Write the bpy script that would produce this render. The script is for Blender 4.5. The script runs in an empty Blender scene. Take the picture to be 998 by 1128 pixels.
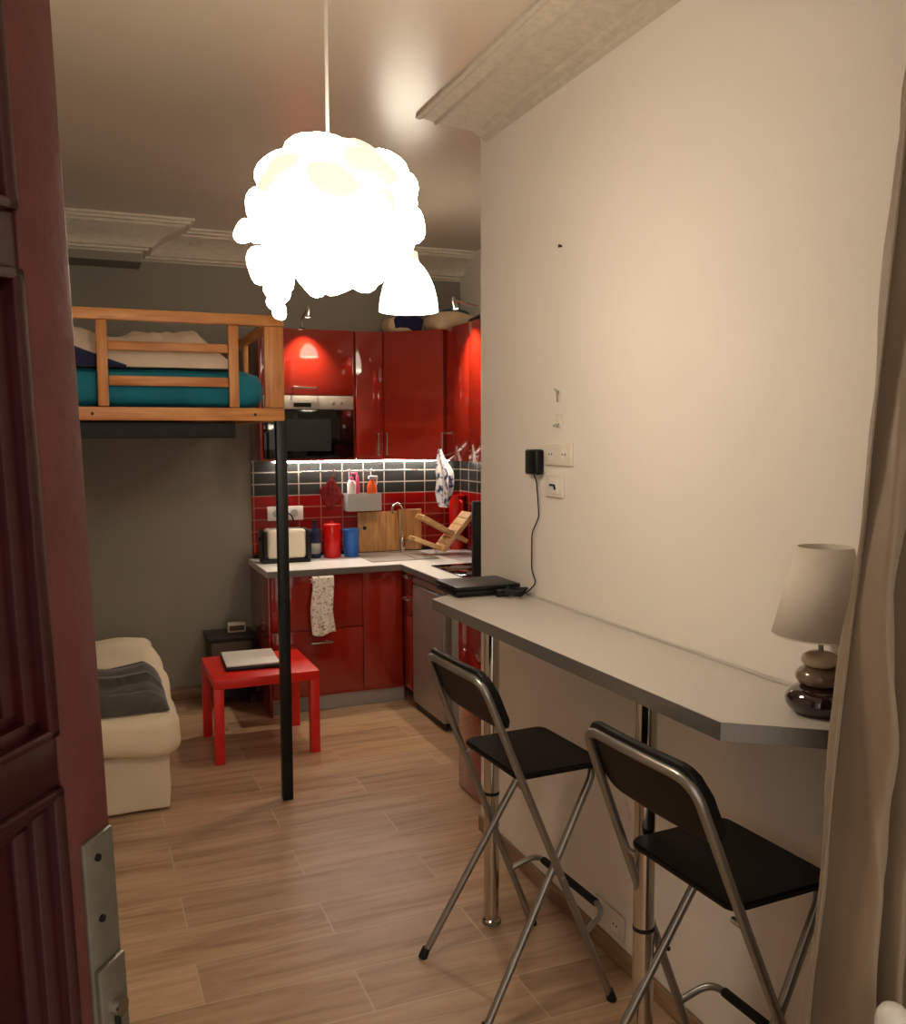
import bpy, bmesh, math, random
from mathutils import Vector, Matrix, noise
random.seed(7)
PI = math.pi
sc = bpy.context.scene
COL = sc.collection

# ------------------------------------------------------------------ materials
def lin(c):
    def f(v):
        v /= 255.0
        return v / 12.92 if v <= 0.04045 else ((v + 0.055) / 1.055) ** 2.4
    return tuple(f(v) for v in c) + (1.0,)

def new_mat(name):
    m = bpy.data.materials.new(name)
    m.use_nodes = True
    nt = m.node_tree
    return m, nt, nt.nodes['Principled BSDF']

def mat(name, c, rough=0.5, metal=0.0, var=0.06, scale=8.0, bump=0.0, bscale=60.0, coat=0.0, sheen=0.0, stretch=(1, 1, 1), spec=0.5):
    """Plain procedural surface: base colour with a soft noise variation and optional bump."""
    m, nt, b = new_mat(name)
    tc = nt.nodes.new('ShaderNodeTexCoord')
    mp = nt.nodes.new('ShaderNodeMapping')
    mp.inputs['Scale'].default_value = stretch
    nt.links.new(tc.outputs['Object'], mp.inputs['Vector'])
    n = nt.nodes.new('ShaderNodeTexNoise')
    n.inputs['Scale'].default_value = scale
    n.inputs['Detail'].default_value = 4
    nt.links.new(mp.outputs['Vector'], n.inputs['Vector'])
    r = nt.nodes.new('ShaderNodeValToRGB')
    col = lin(c)
    r.color_ramp.elements[0].position = 0.3
    r.color_ramp.elements[1].position = 0.7
    r.color_ramp.elements[0].color = tuple(max(0, v * (1 - var)) for v in col[:3]) + (1,)
    r.color_ramp.elements[1].color = tuple(min(1, v * (1 + var)) for v in col[:3]) + (1,)
    nt.links.new(n.outputs['Fac'], r.inputs['Fac'])
    nt.links.new(r.outputs['Color'], b.inputs['Base Color'])
    b.inputs['Roughness'].default_value = rough
    b.inputs['Metallic'].default_value = metal
    b.inputs['Coat Weight'].default_value = coat
    b.inputs['Coat Roughness'].default_value = 0.05
    b.inputs['Sheen Weight'].default_value = sheen
    b.inputs['Specular IOR Level'].default_value = spec
    if bump:
        n2 = nt.nodes.new('ShaderNodeTexNoise')
        n2.inputs['Scale'].default_value = bscale
        n2.inputs['Detail'].default_value = 5
        nt.links.new(mp.outputs['Vector'], n2.inputs['Vector'])
        bp = nt.nodes.new('ShaderNodeBump')
        bp.inputs['Strength'].default_value = bump
        bp.inputs['Distance'].default_value = 0.01
        nt.links.new(n2.outputs['Fac'], bp.inputs['Height'])
        nt.links.new(bp.outputs['Normal'], b.inputs['Normal'])
    return m

def glow(name, c, strength):
    m, nt, b = new_mat(name)
    b.inputs['Base Color'].default_value = lin((245, 240, 230))
    b.inputs['Emission Color'].default_value = c + (1.0,)
    b.inputs['Emission Strength'].default_value = strength
    return m

def wood(name, c1, c2, axis='X', scale=5.0, rough=0.45, coat=0.0):
    """Long-grained timber: noise stretched along one axis."""
    m, nt, b = new_mat(name)
    tc = nt.nodes.new('ShaderNodeTexCoord')
    mp = nt.nodes.new('ShaderNodeMapping')
    s = {'X': (0.08, 1, 1), 'Y': (1, 0.08, 1), 'Z': (1, 1, 0.08)}[axis]
    mp.inputs['Scale'].default_value = tuple(v * scale * 4 for v in s)
    nt.links.new(tc.outputs['Object'], mp.inputs['Vector'])
    n = nt.nodes.new('ShaderNodeTexNoise')
    n.inputs['Scale'].default_value = 2.2
    n.inputs['Detail'].default_value = 8
    n.inputs['Distortion'].default_value = 0.6
    nt.links.new(mp.outputs['Vector'], n.inputs['Vector'])
    r = nt.nodes.new('ShaderNodeValToRGB')
    r.color_ramp.elements[0].position = 0.34
    r.color_ramp.elements[1].position = 0.66
    r.color_ramp.elements[0].color = lin(c1)
    r.color_ramp.elements[1].color = lin(c2)
    nt.links.new(n.outputs['Fac'], r.inputs['Fac'])
    nt.links.new(r.outputs['Color'], b.inputs['Base Color'])
    b.inputs['Roughness'].default_value = rough
    b.inputs['Coat Weight'].default_value = coat
    bp = nt.nodes.new('ShaderNodeBump')
    bp.inputs['Strength'].default_value = 0.12
    bp.inputs['Distance'].default_value = 0.004
    nt.links.new(n.outputs['Fac'], bp.inputs['Height'])
    nt.links.new(bp.outputs['Normal'], b.inputs['Normal'])
    return m

def floor_mat():
    """Wood-look floor tiles: 0.93 x 0.2285 m boards in half bond with pale joints."""
    m, nt, b = new_mat('oak_look_floor_tiles')
    L = nt.links.new
    tc = nt.nodes.new('ShaderNodeTexCoord')
    mp = nt.nodes.new('ShaderNodeMapping')
    mp.inputs['Location'].default_value = (-0.29 + 9.3, -0.175 + 4.57, 0)
    L(tc.outputs['Object'], mp.inputs['Vector'])
    br = nt.nodes.new('ShaderNodeTexBrick')
    br.offset = 0.5
    br.offset_frequency = 2
    for k, v in (('Scale', 1.0), ('Mortar Size', 0.0028), ('Mortar Smooth', 0.1), ('Bias', 0.0), ('Brick Width', 0.93), ('Row Height', 0.2285)):
        br.inputs[k].default_value = v
    br.inputs['Color1'].default_value = (0, 0, 0, 1)
    br.inputs['Color2'].default_value = (1, 1, 1, 1)
    br.inputs['Mortar'].default_value = (0.5, 0.5, 0.5, 1)
    L(mp.outputs['Vector'], br.inputs['Vector'])
    # grain, shifted from board to board
    sh = nt.nodes.new('ShaderNodeVectorMath'); sh.operation = 'SCALE'
    L(br.outputs['Color'], sh.inputs[0]); sh.inputs['Scale'].default_value = 7.0
    ad = nt.nodes.new('ShaderNodeVectorMath'); ad.operation = 'ADD'
    L(tc.outputs['Object'], ad.inputs[0]); L(sh.outputs['Vector'], ad.inputs[1])
    mg = nt.nodes.new('ShaderNodeMapping'); mg.inputs['Scale'].default_value = (0.9, 11, 1)
    L(ad.outputs['Vector'], mg.inputs['Vector'])
    n = nt.nodes.new('ShaderNodeTexNoise')
    n.inputs['Scale'].default_value = 1.6; n.inputs['Detail'].default_value = 9; n.inputs['Roughness'].default_value = 0.62
    n.inputs['Distortion'].default_value = 0.9
    L(mg.outputs['Vector'], n.inputs['Vector'])
    r = nt.nodes.new('ShaderNodeValToRGB')
    e = r.color_ramp.elements
    e[0].position = 0.28; e[0].color = lin((138, 107, 81))
    e[1].position = 0.68; e[1].color = lin((200, 171, 142))
    x = e.new(0.46); x.color = lin((180, 149, 120))
    L(n.outputs['Fac'], r.inputs['Fac'])
    tone = nt.nodes.new('ShaderNodeMixRGB'); tone.blend_type = 'MULTIPLY'; tone.inputs['Fac'].default_value = 1.0
    rr = nt.nodes.new('ShaderNodeValToRGB')
    rr.color_ramp.elements[0].color = (0.78, 0.76, 0.74, 1)
    rr.color_ramp.elements[1].color = (1.05, 1.03, 1.0, 1)
    L(br.outputs['Color'], rr.inputs['Fac'])
    L(r.outputs['Color'], tone.inputs['Color1']); L(rr.outputs['Color'], tone.inputs['Color2'])
    mx = nt.nodes.new('ShaderNodeMixRGB')
    L(br.outputs['Fac'], mx.inputs['Fac']); L(tone.outputs['Color'], mx.inputs['Color1'])
    mx.inputs['Color2'].default_value = lin((190, 170, 142))
    L(mx.outputs['Color'], b.inputs['Base Color'])
    b.inputs['Roughness'].default_value = 0.36
    bp = nt.nodes.new('ShaderNodeBump'); bp.inputs['Strength'].default_value = 0.12; bp.inputs['Distance'].default_value = 0.003
    L(n.outputs['Fac'], bp.inputs['Height']); L(bp.outputs['Normal'], b.inputs['Normal'])
    return m

def tile_mat(name, c, grout, swap=False):
    """Small glossy wall tiles, 0.15 x 0.078 m, straight bond."""
    m, nt, b = new_mat(name)
    L = nt.links.new
    tc = nt.nodes.new('ShaderNodeTexCoord')
    sp = nt.nodes.new('ShaderNodeSeparateXYZ'); L(tc.outputs['Object'], sp.inputs[0])
    cb = nt.nodes.new('ShaderNodeCombineXYZ')
    L(sp.outputs['Y' if swap else 'X'], cb.inputs['X'])
    a = nt.nodes.new('ShaderNodeMath'); a.operation = 'SUBTRACT'; a.inputs[1].default_value = 1.31 - 0.78
    L(sp.outputs['Z'], a.inputs[0]); L(a.outputs[0], cb.inputs['Y'])
    br = nt.nodes.new('ShaderNodeTexBrick')
    br.offset = 0.0
    for k, v in (('Scale', 1.0), ('Mortar Size', 0.004), ('Mortar Smooth', 0.1), ('Brick Width', 0.15), ('Row Height', 0.078)):
        br.inputs[k].default_value = v
    col = lin(c)
    br.inputs['Color1'].default_value = col
    br.inputs['Color2'].default_value = tuple(v * 0.8 for v in col[:3]) + (1,)
    br.inputs['Mortar'].default_value = lin(grout)
    L(cb.outputs[0], br.inputs['Vector'])
    L(br.outputs['Color'], b.inputs['Base Color'])
    b.inputs['Roughness'].default_value = 0.22
    bp = nt.nodes.new('ShaderNodeBump'); bp.inputs['Strength'].default_value = 0.4; bp.inputs['Distance'].default_value = 0.004; bp.invert = True
    L(br.outputs['Fac'], bp.inputs['Height']); L(bp.outputs['Normal'], b.inputs['Normal'])
    return m

def pattern_cloth(name, base, ink, scale, lo, hi):
    """Cloth printed with scattered blotches."""
    m, nt, b = new_mat(name)
    L = nt.links.new
    tc = nt.nodes.new('ShaderNodeTexCoord')
    n = nt.nodes.new('ShaderNodeTexNoise'); n.inputs['Scale'].default_value = scale; n.inputs['Detail'].default_value = 3
    L(tc.outputs['Object'], n.inputs['Vector'])
    r = nt.nodes.new('ShaderNodeValToRGB')
    r.color_ramp.elements[0].position = lo; r.color_ramp.elements[0].color = lin(base)
    r.color_ramp.elements[1].position = hi; r.color_ramp.elements[1].color = lin(ink)
    L(n.outputs['Fac'], r.inputs['Fac']); L(r.outputs['Color'], b.inputs['Base Color'])
    b.inputs['Roughness'].default_value = 0.85
    return m

M = {}
M['floor'] = floor_mat()
M['wall'] = mat('cream_wall_paint', (234, 226, 216), 0.75, var=0.015, scale=3, bump=0.05, bscale=90)
M['grey_wall'] = mat('grey_wall_paint', (142, 136, 123), 0.7, var=0.03, scale=3, bump=0.05, bscale=90)
M['ceiling'] = mat('ceiling_paint', (204, 192, 174), 0.27, var=0.03, scale=1.5, bump=0.10, bscale=5, spec=0.65)
M['plaster_back'] = mat('moulded_plaster_pale', (226, 216, 196), 0.6, var=0.08, scale=30, bump=0.4, bscale=45)
M['plaster'] = mat('moulded_plaster', (200, 190, 172), 0.6, var=0.08, scale=30, bump=0.5, bscale=45)
M['skirting'] = wood('skirting_tile', (120, 92, 66), (160, 128, 98), 'Y', 3)
M['skirting_x'] = wood('skirting_tile_back', (120, 92, 66), (160, 128, 98), 'X', 3)
M['door'] = mat('old_red_gloss_paint', (50, 6, 6), 0.34, var=0.25, scale=9, bump=0.12, bscale=25)
M['door_stile'] = mat('worn_red_brown_paint', (92, 44, 38), 0.45, var=0.18, scale=12, bump=0.2, bscale=40)
M['plate'] = mat('dull_steel_plate', (118, 114, 102), 0.5, 0.6, var=0.12, scale=40)
M['black'] = mat('black_plastic', (11, 11, 12), 0.42, var=0.1, spec=0.35)
M['black_soft'] = mat('black_seat_plastic', (17, 15, 13), 0.45, var=0.1, bump=0.1, bscale=300, spec=0.22)
M['rubber'] = mat('black_rubber', (7, 7, 7), 0.7)
M['chrome'] = mat('chrome', (205, 200, 192), 0.14, 1.0, var=0.02)
M['steel'] = mat('brushed_steel', (168, 162, 154), 0.42, 0.55, var=0.05, scale=30, stretch=(1, 1, 20))
M['silver_paint'] = mat('silver_tube_paint', (150, 146, 140), 0.3, 0.8, var=0.05)
M['laminate'] = mat('grey_laminate', (196, 190, 182), 0.34, var=0.03, scale=60)
M['edge_band'] = mat('aluminium_edge_band', (128, 124, 118), 0.38, 0.6, var=0.05, stretch=(20, 20, 1))
M['worktop'] = mat('white_worktop', (226, 224, 222), 0.3, var=0.02, scale=60)
M['red'] = mat('red_gloss_front', (140, 33, 20), 0.08, var=0.02, coat=0.5)
M['red_body'] = mat('red_cabinet_side', (168, 40, 24), 0.3, var=0.02)
M['red_table'] = mat('red_lacquer', (214, 30, 18), 0.35, var=0.03)
M['red_plastic'] = mat('red_plastic', (205, 18, 14), 0.25, var=0.03)
M['dark_red'] = mat('dark_red_cotton', (120, 22, 24), 0.9, var=0.1, bump=0.3, bscale=150)
M['blue'] = mat('blue_plastic', (20, 96, 186), 0.35, var=0.04)
M['pine_x'] = wood('pine_along', (176, 106, 48), (216, 150, 84), 'X', 4)
M['pine_y'] = wood('pine_across', (176, 106, 48), (216, 150, 84), 'Y', 4)
M['pine_z'] = wood('pine_upright', (176, 106, 48), (216, 150, 84), 'Z', 4)
M['bamboo'] = wood('bamboo', (192, 150, 98), (222, 186, 134), 'X', 6)
M['board'] = wood('chopping_board_wood', (160, 112, 62), (200, 154, 98), 'Z', 5)
M['teal'] = mat('teal_sheet', (12, 116, 138), 0.85, var=0.12, scale=6, bump=0.5, bscale=12)
M['duvet'] = mat('cream_duvet', (226, 206, 184), 0.9, var=0.05, scale=5, bump=0.3, bscale=14)
M['navy'] = mat('navy_cotton', (28, 28, 66), 0.9, var=0.15)
M['bed_white'] = mat('cream_bed_cover', (236, 220, 192), 0.88, var=0.05, scale=4, bump=0.35, bscale=9)
M['valance'] = mat('cream_valance', (222, 208, 184), 0.88, var=0.05, scale=4, bump=0.4, bscale=7)
M['grey_cloth'] = mat('charcoal_blanket', (74, 70, 66), 0.95, var=0.2, scale=25, bump=0.5, bscale=30, sheen=0.3)
M['taupe'] = mat('taupe_satin', (138, 120, 98), 0.5, var=0.06, scale=4, bump=0.2, bscale=9, sheen=0.2)
M['white_plastic'] = mat('white_plastic', (232, 228, 220), 0.4, var=0.02)
M['wall_plastic'] = mat('cream_switch_plastic', (226, 216, 200), 0.42, var=0.02)
M['grey_plastic'] = mat('grey_plastic', (168, 168, 164), 0.4, var=0.03)
M['orange'] = mat('orange_plastic', (232, 96, 24), 0.4, var=0.04)
M['pink'] = mat('pink_plastic', (214, 84, 128), 0.4, var=0.04)
M['shade_cloth'] = mat('cream_shade_fabric', (212, 202, 186), 0.85, var=0.03, bump=0.15, bscale=250)
M['stone_light'] = mat('pale_glazed_stone', (196, 178, 148), 0.22, var=0.05)
M['stone_mid'] = mat('taupe_glazed_stone', (112, 92, 74), 0.16, var=0.06, coat=0.5)
M['stone_dark'] = mat('dark_glazed_stone', (40, 20, 20), 0.1, var=0.1, coat=0.8)
M['glass_black'] = mat('black_oven_glass', (6, 6, 6), 0.06, var=0.0)
M['cream_metal'] = mat('cream_enamel', (226, 216, 196), 0.25, var=0.03)
M['dark_wood'] = mat('black_brown_laminate', (30, 24, 22), 0.35, var=0.15)
M['grey_brown'] = mat('grey_brown_drawer_front', (84, 70, 58), 0.45, var=0.06)
M['paper_white'] = mat('white_lid', (232, 228, 222), 0.35, var=0.02)
M['beige_bag'] = mat('beige_bag_cloth', (206, 182, 146), 0.7, var=0.1, scale=10, bump=0.4, bscale=18)
M['teal_bag'] = mat('dark_teal_cloth', (30, 92, 92), 0.8, var=0.2, scale=20, bump=0.4, bscale=20)
M['tea_towel'] = pattern_cloth('printed_tea_towel', (240, 232, 220), (150, 128, 112), 70, 0.52, 0.66)
M['blue_cloth'] = pattern_cloth('blue_print_cloth', (236, 234, 240), (52, 56, 110), 26, 0.50, 0.60)
M['tile_black'] = tile_mat('black_wall_tiles', (44, 44, 42), (150, 138, 125))
M['tile_red'] = tile_mat('red_wall_tiles', (136, 13, 10), (150, 86, 74))
M['tile_black_side'] = tile_mat('black_wall_tiles_side', (44, 44, 42), (150, 138, 125), True)
M['tile_red_side'] = tile_mat('red_wall_tiles_side', (136, 13, 10), (150, 86, 74), True)
WARM = (1.0, 0.87, 0.69)
M['pendant_glow'] = glow('lit_cloud_shade', WARM, 16.5)
M['pendant_upper'] = glow('dim_lit_upper_petals', (1.0, 0.86, 0.62), 0.75)  # dimness painted in: weaker cream emission makes these petals look less lit
M['bell_glow'] = glow('lit_bell_shade', (1.0, 0.90, 0.72), 6.0)
M['bell_neck'] = glow('lit_bell_neck', (1.0, 0.80, 0.52), 0.9)
M['led'] = glow('led_strip_light', (1.0, 0.93, 0.82), 60.0)
M['spot_glow'] = glow('spot_lens', (1.0, 0.85, 0.6), 6.0)

# ------------------------------------------------------------------ mesh helpers
class MB:
    def __init__(self):
        self.bm = bmesh.new()
    def box(self, x0, x1, y0, y1, z0, z1, bev=0.0, seg=2, rot=None, piv=None):
        g = bmesh.ops.create_cube(self.bm, size=1.0)
        vs = g['verts']
        for v in vs:
            v.co = Vector(((x0 + x1) / 2 + v.co.x * (x1 - x0), (y0 + y1) / 2 + v.co.y * (y1 - y0), (z0 + z1) / 2 + v.co.z * (z1 - z0)))
        if bev:
            es = list({e for v in vs for e in v.link_edges})
            r = bmesh.ops.bevel(self.bm, geom=es, offset=bev, segments=seg, profile=0.5, affect='EDGES')
            vs = list({v for v in r['verts']} | {v for v in vs if v.is_valid})
        if rot:
            p = piv or Vector(((x0 + x1) / 2, (y0 + y1) / 2, (z0 + z1) / 2))
            for v in vs:
                v.co = rot @ (v.co - p) + p
        return self
    def prism(self, pts, z0, z1, bev=0.0):
        a = [self.bm.verts.new((p[0], p[1], z0)) for p in pts]
        b = [self.bm.verts.new((p[0], p[1], z1)) for p in pts]
        n = len(pts)
        fs = [self.bm.faces.new(list(reversed(a))), self.bm.faces.new(b)]
        for i in range(n):
            fs.append(self.bm.faces.new((a[i], a[(i + 1) % n], b[(i + 1) % n], b[i])))
        bmesh.ops.recalc_face_normals(self.bm, faces=fs)
        if bev:
            bmesh.ops.bevel(self.bm, geom=list({e for f in fs for e in f.edges}), offset=bev, segments=2, affect='EDGES')
        return self
    def tube(self, pts, r, n=12, cap=True, closed=False):
        pts = [Vector(p) for p in pts]
        rs = r if isinstance(r, (list, tuple)) else [r] * len(pts)
        rings = []
        N = len(pts)
        t0 = (pts[1] - pts[0]).normalized()
        ref = Vector((0, 0, 1)) if abs(t0.z) < 0.9 else Vector((1, 0, 0))
        u = t0.cross(ref).normalized()
        for i, p in enumerate(pts):
            if closed:
                t = (pts[(i + 1) % N] - pts[i - 1]).normalized()
            elif i == 0:
                t = t0
            elif i == N - 1:
                t = (pts[-1] - pts[-2]).normalized()
            else:
                t = ((pts[i + 1] - p).normalized() + (p - pts[i - 1]).normalized()).normalized()
            u = (u - t * u.dot(t)).normalized()
            w = t.cross(u)
            rings.append([self.bm.verts.new(p + (u * math.cos(2 * PI * k / n) + w * math.sin(2 * PI * k / n)) * rs[i]) for k in range(n)])
        for i in range(N if closed else N - 1):
            A, B = rings[i], rings[(i + 1) % N]
            for k in range(n):
                self.bm.faces.new((A[k], A[(k + 1) % n], B[(k + 1) % n], B[k]))
        if cap and not closed:
            self.bm.faces.new(list(reversed(rings[0])))
            self.bm.faces.new(rings[-1])
        return self
    def lathe(self, prof, cx=0, cy=0, n=32, cap=True, tilt=None):
        """prof: list of (radius, z) from bottom to top."""
        rings = []
        for r, z in prof:
            rings.append([self.bm.verts.new((cx + max(r, 1e-4) * math.cos(2 * PI * k / n), cy + max(r, 1e-4) * math.sin(2 * PI * k / n), z)) for k in range(n)])
        for i in range(len(prof) - 1):
            A, B = rings[i], rings[i + 1]
            for k in range(n):
                self.bm.faces.new((A[k], A[(k + 1) % n], B[(k + 1) % n], B[k]))
        if cap:
            self.bm.faces.new(list(reversed(rings[0])))
            self.bm.faces.new(rings[-1])
        if tilt:
            for ring in rings:
                for v in ring:
                    v.co = tilt @ v.co
        return self
    def ellipsoid(self, c, r, n=24, m=14):
        prof = [(math.sin(PI * i / m), -math.cos(PI * i / m)) for i in range(m + 1)]
        rings = [[self.bm.verts.new((c[0] + max(a, 1e-3) * r[0] * math.cos(2 * PI * k / n), c[1] + max(a, 1e-3) * r[1] * math.sin(2 * PI * k / n), c[2] + z * r[2])) for k in range(n)] for a, z in prof]
        for i in range(m):
            for k in range(n):
                self.bm.faces.new((rings[i][k], rings[i][(k + 1) % n], rings[i + 1][(k + 1) % n], rings[i + 1][k]))
        return self
    def surf(self, f, nu, nv):
        g = [[self.bm.verts.new(f(i / nu, j / nv)) for j in range(nv + 1)] for i in range(nu + 1)]
        for i in range(nu):
            for j in range(nv):
                self.bm.faces.new((g[i][j], g[i + 1][j], g[i + 1][j + 1], g[i][j + 1]))
        return self
    def soft(self, lo, hi, r, n=14, amp=0.0, freq=3.0, seed=0.0, fn=None):
        """A cushion-like rounded block with gentle lumps."""
        lo, hi = Vector(lo), Vector(hi)
        c, h = (lo + hi) / 2, (hi - lo) / 2
        r = min(r, *h)
        g = bmesh.ops.create_cube(self.bm, size=2.0)
        es = list({e for v in g['verts'] for e in v.link_edges})
        fs0 = set(self.bm.faces)
        bmesh.ops.subdivide_edges(self.bm, edges=es, cuts=n, use_grid_fill=True)
        vs = {v for f in self.bm.faces for v in f.verts if abs(v.co.x) < 1.0001 and abs(v.co.y) < 1.0001 and abs(v.co.z) < 1.0001 and not getattr(self, 'done', set()) & {v}}
        for v in vs:
            q = [math.copysign(abs(a) ** 0.75, a) for a in v.co]
            p = Vector((q[0] * h.x, q[1] * h.y, q[2] * h.z))
            k = Vector(tuple(max(-(h[i] - r), min(h[i] - r, p[i])) for i in range(3)))
            d = p - k
            p = k + (d.normalized() * r if d.length > 1e-6 else d)
            w = c + p
            if amp:
                w += (d.normalized() if d.length > 1e-6 else Vector((0, 0, 1))) * amp * noise.noise(w * freq + Vector((seed, seed, seed)))
            if fn:
                w = fn(w)
            v.co = w
        return self
    def build(self, name, m, parent=None, smooth=35, solid=0.0, sub=0, loc=None):
        me = bpy.data.meshes.new(name)
        off = Vector((0, 0, 0))
        p = parent
        while p is not None:
            off += p.location
            p = p.parent
        if loc is not None:
            off = Vector(loc)
        bmesh.ops.recalc_face_normals(self.bm, faces=self.bm.faces)
        for v in self.bm.verts:
            v.co -= off
        self.bm.to_mesh(me)
        self.bm.free()
        me.materials.append(m)
        for pl in me.polygons:
            pl.use_smooth = True
        me.set_sharp_from_angle(angle=math.radians(smooth))
        o = bpy.data.objects.new(name, me)
        COL.objects.link(o)
        if parent is not None:
            o.parent = parent
        elif loc is not None:
            o.location = loc
        if solid:
            s = o.modifiers.new('thickness', 'SOLIDIFY')
            s.thickness = solid
            s.offset = 0
        if sub:
            s = o.modifiers.new('smooth', 'SUBSURF')
            s.levels = s.render_levels = sub
        return o

def tag(o, label, cat, group=None):
    o['label'] = label
    o['category'] = cat
    if group:
        o['group'] = group
    return o

def thing(name, label, cat, loc, group=None):
    o = bpy.data.objects.new(name, None)
    COL.objects.link(o)
    o.location = loc
    o.empty_display_size = 0.05
    return tag(o, label, cat, group)

def box(name, m, x0, x1, y0, y1, z0, z1, parent=None, bev=0.0, label=None):
    o = MB().box(x0, x1, y0, y1, z0, z1, bev).build(name, m, parent)
    if label:
        o['label'] = label
    return o

def struct(name, m, *a, bev=0.0):
    o = MB().box(*a, bev).build(name, m)
    o['kind'] = 'structure'
    return o

def arc(c, r, a0, a1, n, ax, ay):
    c, ax, ay = Vector(c), Vector(ax), Vector(ay)
    return [c + ax * (r * math.cos(a0 + (a1 - a0) * i / n)) + ay * (r * math.sin(a0 + (a1 - a0) * i / n)) for i in range(n + 1)]

def bend(pts, r=0.03, n=5):
    """Round off the inner corners of a polyline."""
    pts = [Vector(p) for p in pts]
    out = [pts[0]]
    for i in range(1, len(pts) - 1):
        a, b, c = pts[i - 1], pts[i], pts[i + 1]
        d1, d2 = (a - b), (c - b)
        k = min(r, d1.length * 0.45, d2.length * 0.45)
        p, q = b + d1.normalized() * k, b + d2.normalized() * k
        for j in range(n + 1):
            t = j / n
            out.append(p * (1 - t) ** 2 + b * 2 * t * (1 - t) + q * t * t)
    out.append(pts[-1])
    return out

# ------------------------------------------------------------------ the room
XW, YC = 1.56, 3.49           # partition face, its far corner
XR, YB, XL, ZC = 2.53, 6.02, -1.25, 2.95
struct('floor', M['floor'], XL - 0.1, XR + 0.1, -0.9, YB + 0.1, -0.08, 0.0)
struct('ceiling', M['ceiling'], XL - 0.1, XR + 0.1, -0.9, YB + 0.1, ZC, ZC + 0.08)
struct('wall_right', M['wall'], XW, XW + 0.1, -0.9, YC, 0, ZC)
struct('wall_kitchen_near', M['wall'], XW + 0.1, XR + 0.1, YC - 0.1, YC, 0, ZC)
struct('wall_kitchen_right', M['wall'], XR, XR + 0.1, YC, YB + 0.1, 0, ZC)
struct('wall_back', M['grey_wall'], XL - 0.1, XR, YB, YB + 0.1, 0, ZC)
struct('wall_left', M['wall'], XL - 0.1, XL, -0.9, YB, 0, ZC)
struct('wall_front', M['wall'], XL, -0.58, 0.12, 0.24, 0, ZC)
struct('wall_beam', M['grey_wall'], XL, 0.38, 5.77, YB, 2.735, ZC)
struct('baseboard_right', M['skirting'], XW - 0.014, XW, -0.6, YC, 0, 0.062, bev=0.003)
struct('baseboard_back', M['skirting_x'], XL, 1.02, YB - 0.014, YB, 0, 0.085, bev=0.003)

def sweep(path, prof, name, m):
    """A moulding profile (offset from wall, z) swept along 2-D wall points; offsets mitre at corners. Side: to the right of travel."""
    b = MB()
    rows = []
    n = len(path)
    for i, p in enumerate(path):
        p = Vector(p)
        ns = []
        for a, c in ((i - 1, i), (i, i + 1)):
            if 0 <= a and c < n:
                d = (Vector(path[c]) - Vector(path[a])).normalized()
                ns.append(Vector((d.y, -d.x)))
        nn = ns[0] if len(ns) == 1 else (ns[0] + ns[1]) / (1 + ns[0].dot(ns[1]))
        rows.append([b.bm.verts.new((p.x + nn.x * d, p.y + nn.y * d, z)) for d, z in prof])
    for i in range(n - 1):
        for k in range(len(prof) - 1):
            b.bm.faces.new((rows[i][k], rows[i + 1][k], rows[i + 1][k + 1], rows[i][k + 1]))
    for r in (rows[0], rows[-1]):
        b.bm.faces.new(r)
    o = b.build(name, m, smooth=25)
    o['kind'] = 'structure'
    return o

P_BACK = [(0.0, ZC), (0.28, ZC), (0.28, 2.938), (0.262, 2.935), (0.255, 2.922), (0.235, 2.92), (0.225, 2.908), (0.16, 2.885), (0.105, 2.858), (0.075, 2.83), (0.062, 2.812), (0.04, 2.81), (0.034, 2.797), (0.012, 2.795), (0.0, 2.785)]
sweep([(XL, 5.77), (0.38, 5.77), (0.38, YB), (XR, YB)], P_BACK, 'trim_1', M['plaster_back'])
P_SIDE = [(0.0, ZC), (0.30, ZC), (0.30, 2.938), (0.285, 2.934), (0.272, 2.94), (0.225, 2.934), (0.218, 2.922), (0.205, 2.922), (0.195, 2.93), (0.055, 2.918), (0.045, 2.906), (0.02, 2.9), (0.015, 2.888), (0.0, 2.882)]
sweep([(XW, 3.44), (XW, -0.9)], P_SIDE, 'trim_2', M['plaster'])

# kitchen wall tiles
struct('trim_3', M['tile_black'], 1.035, XR, YB - 0.01, YB, 1.31, 1.56)
struct('trim_4', M['tile_red'], 1.035, XR, YB - 0.01, YB, 0.90, 1.31)
struct('trim_5', M['tile_black_side'], XR - 0.01, XR, YC, YB - 0.01, 1.31, 1.56)
struct('trim_6', M['tile_red_side'], XR - 0.01, XR, YC, YB - 0.01, 0.90, 1.31)

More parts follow.
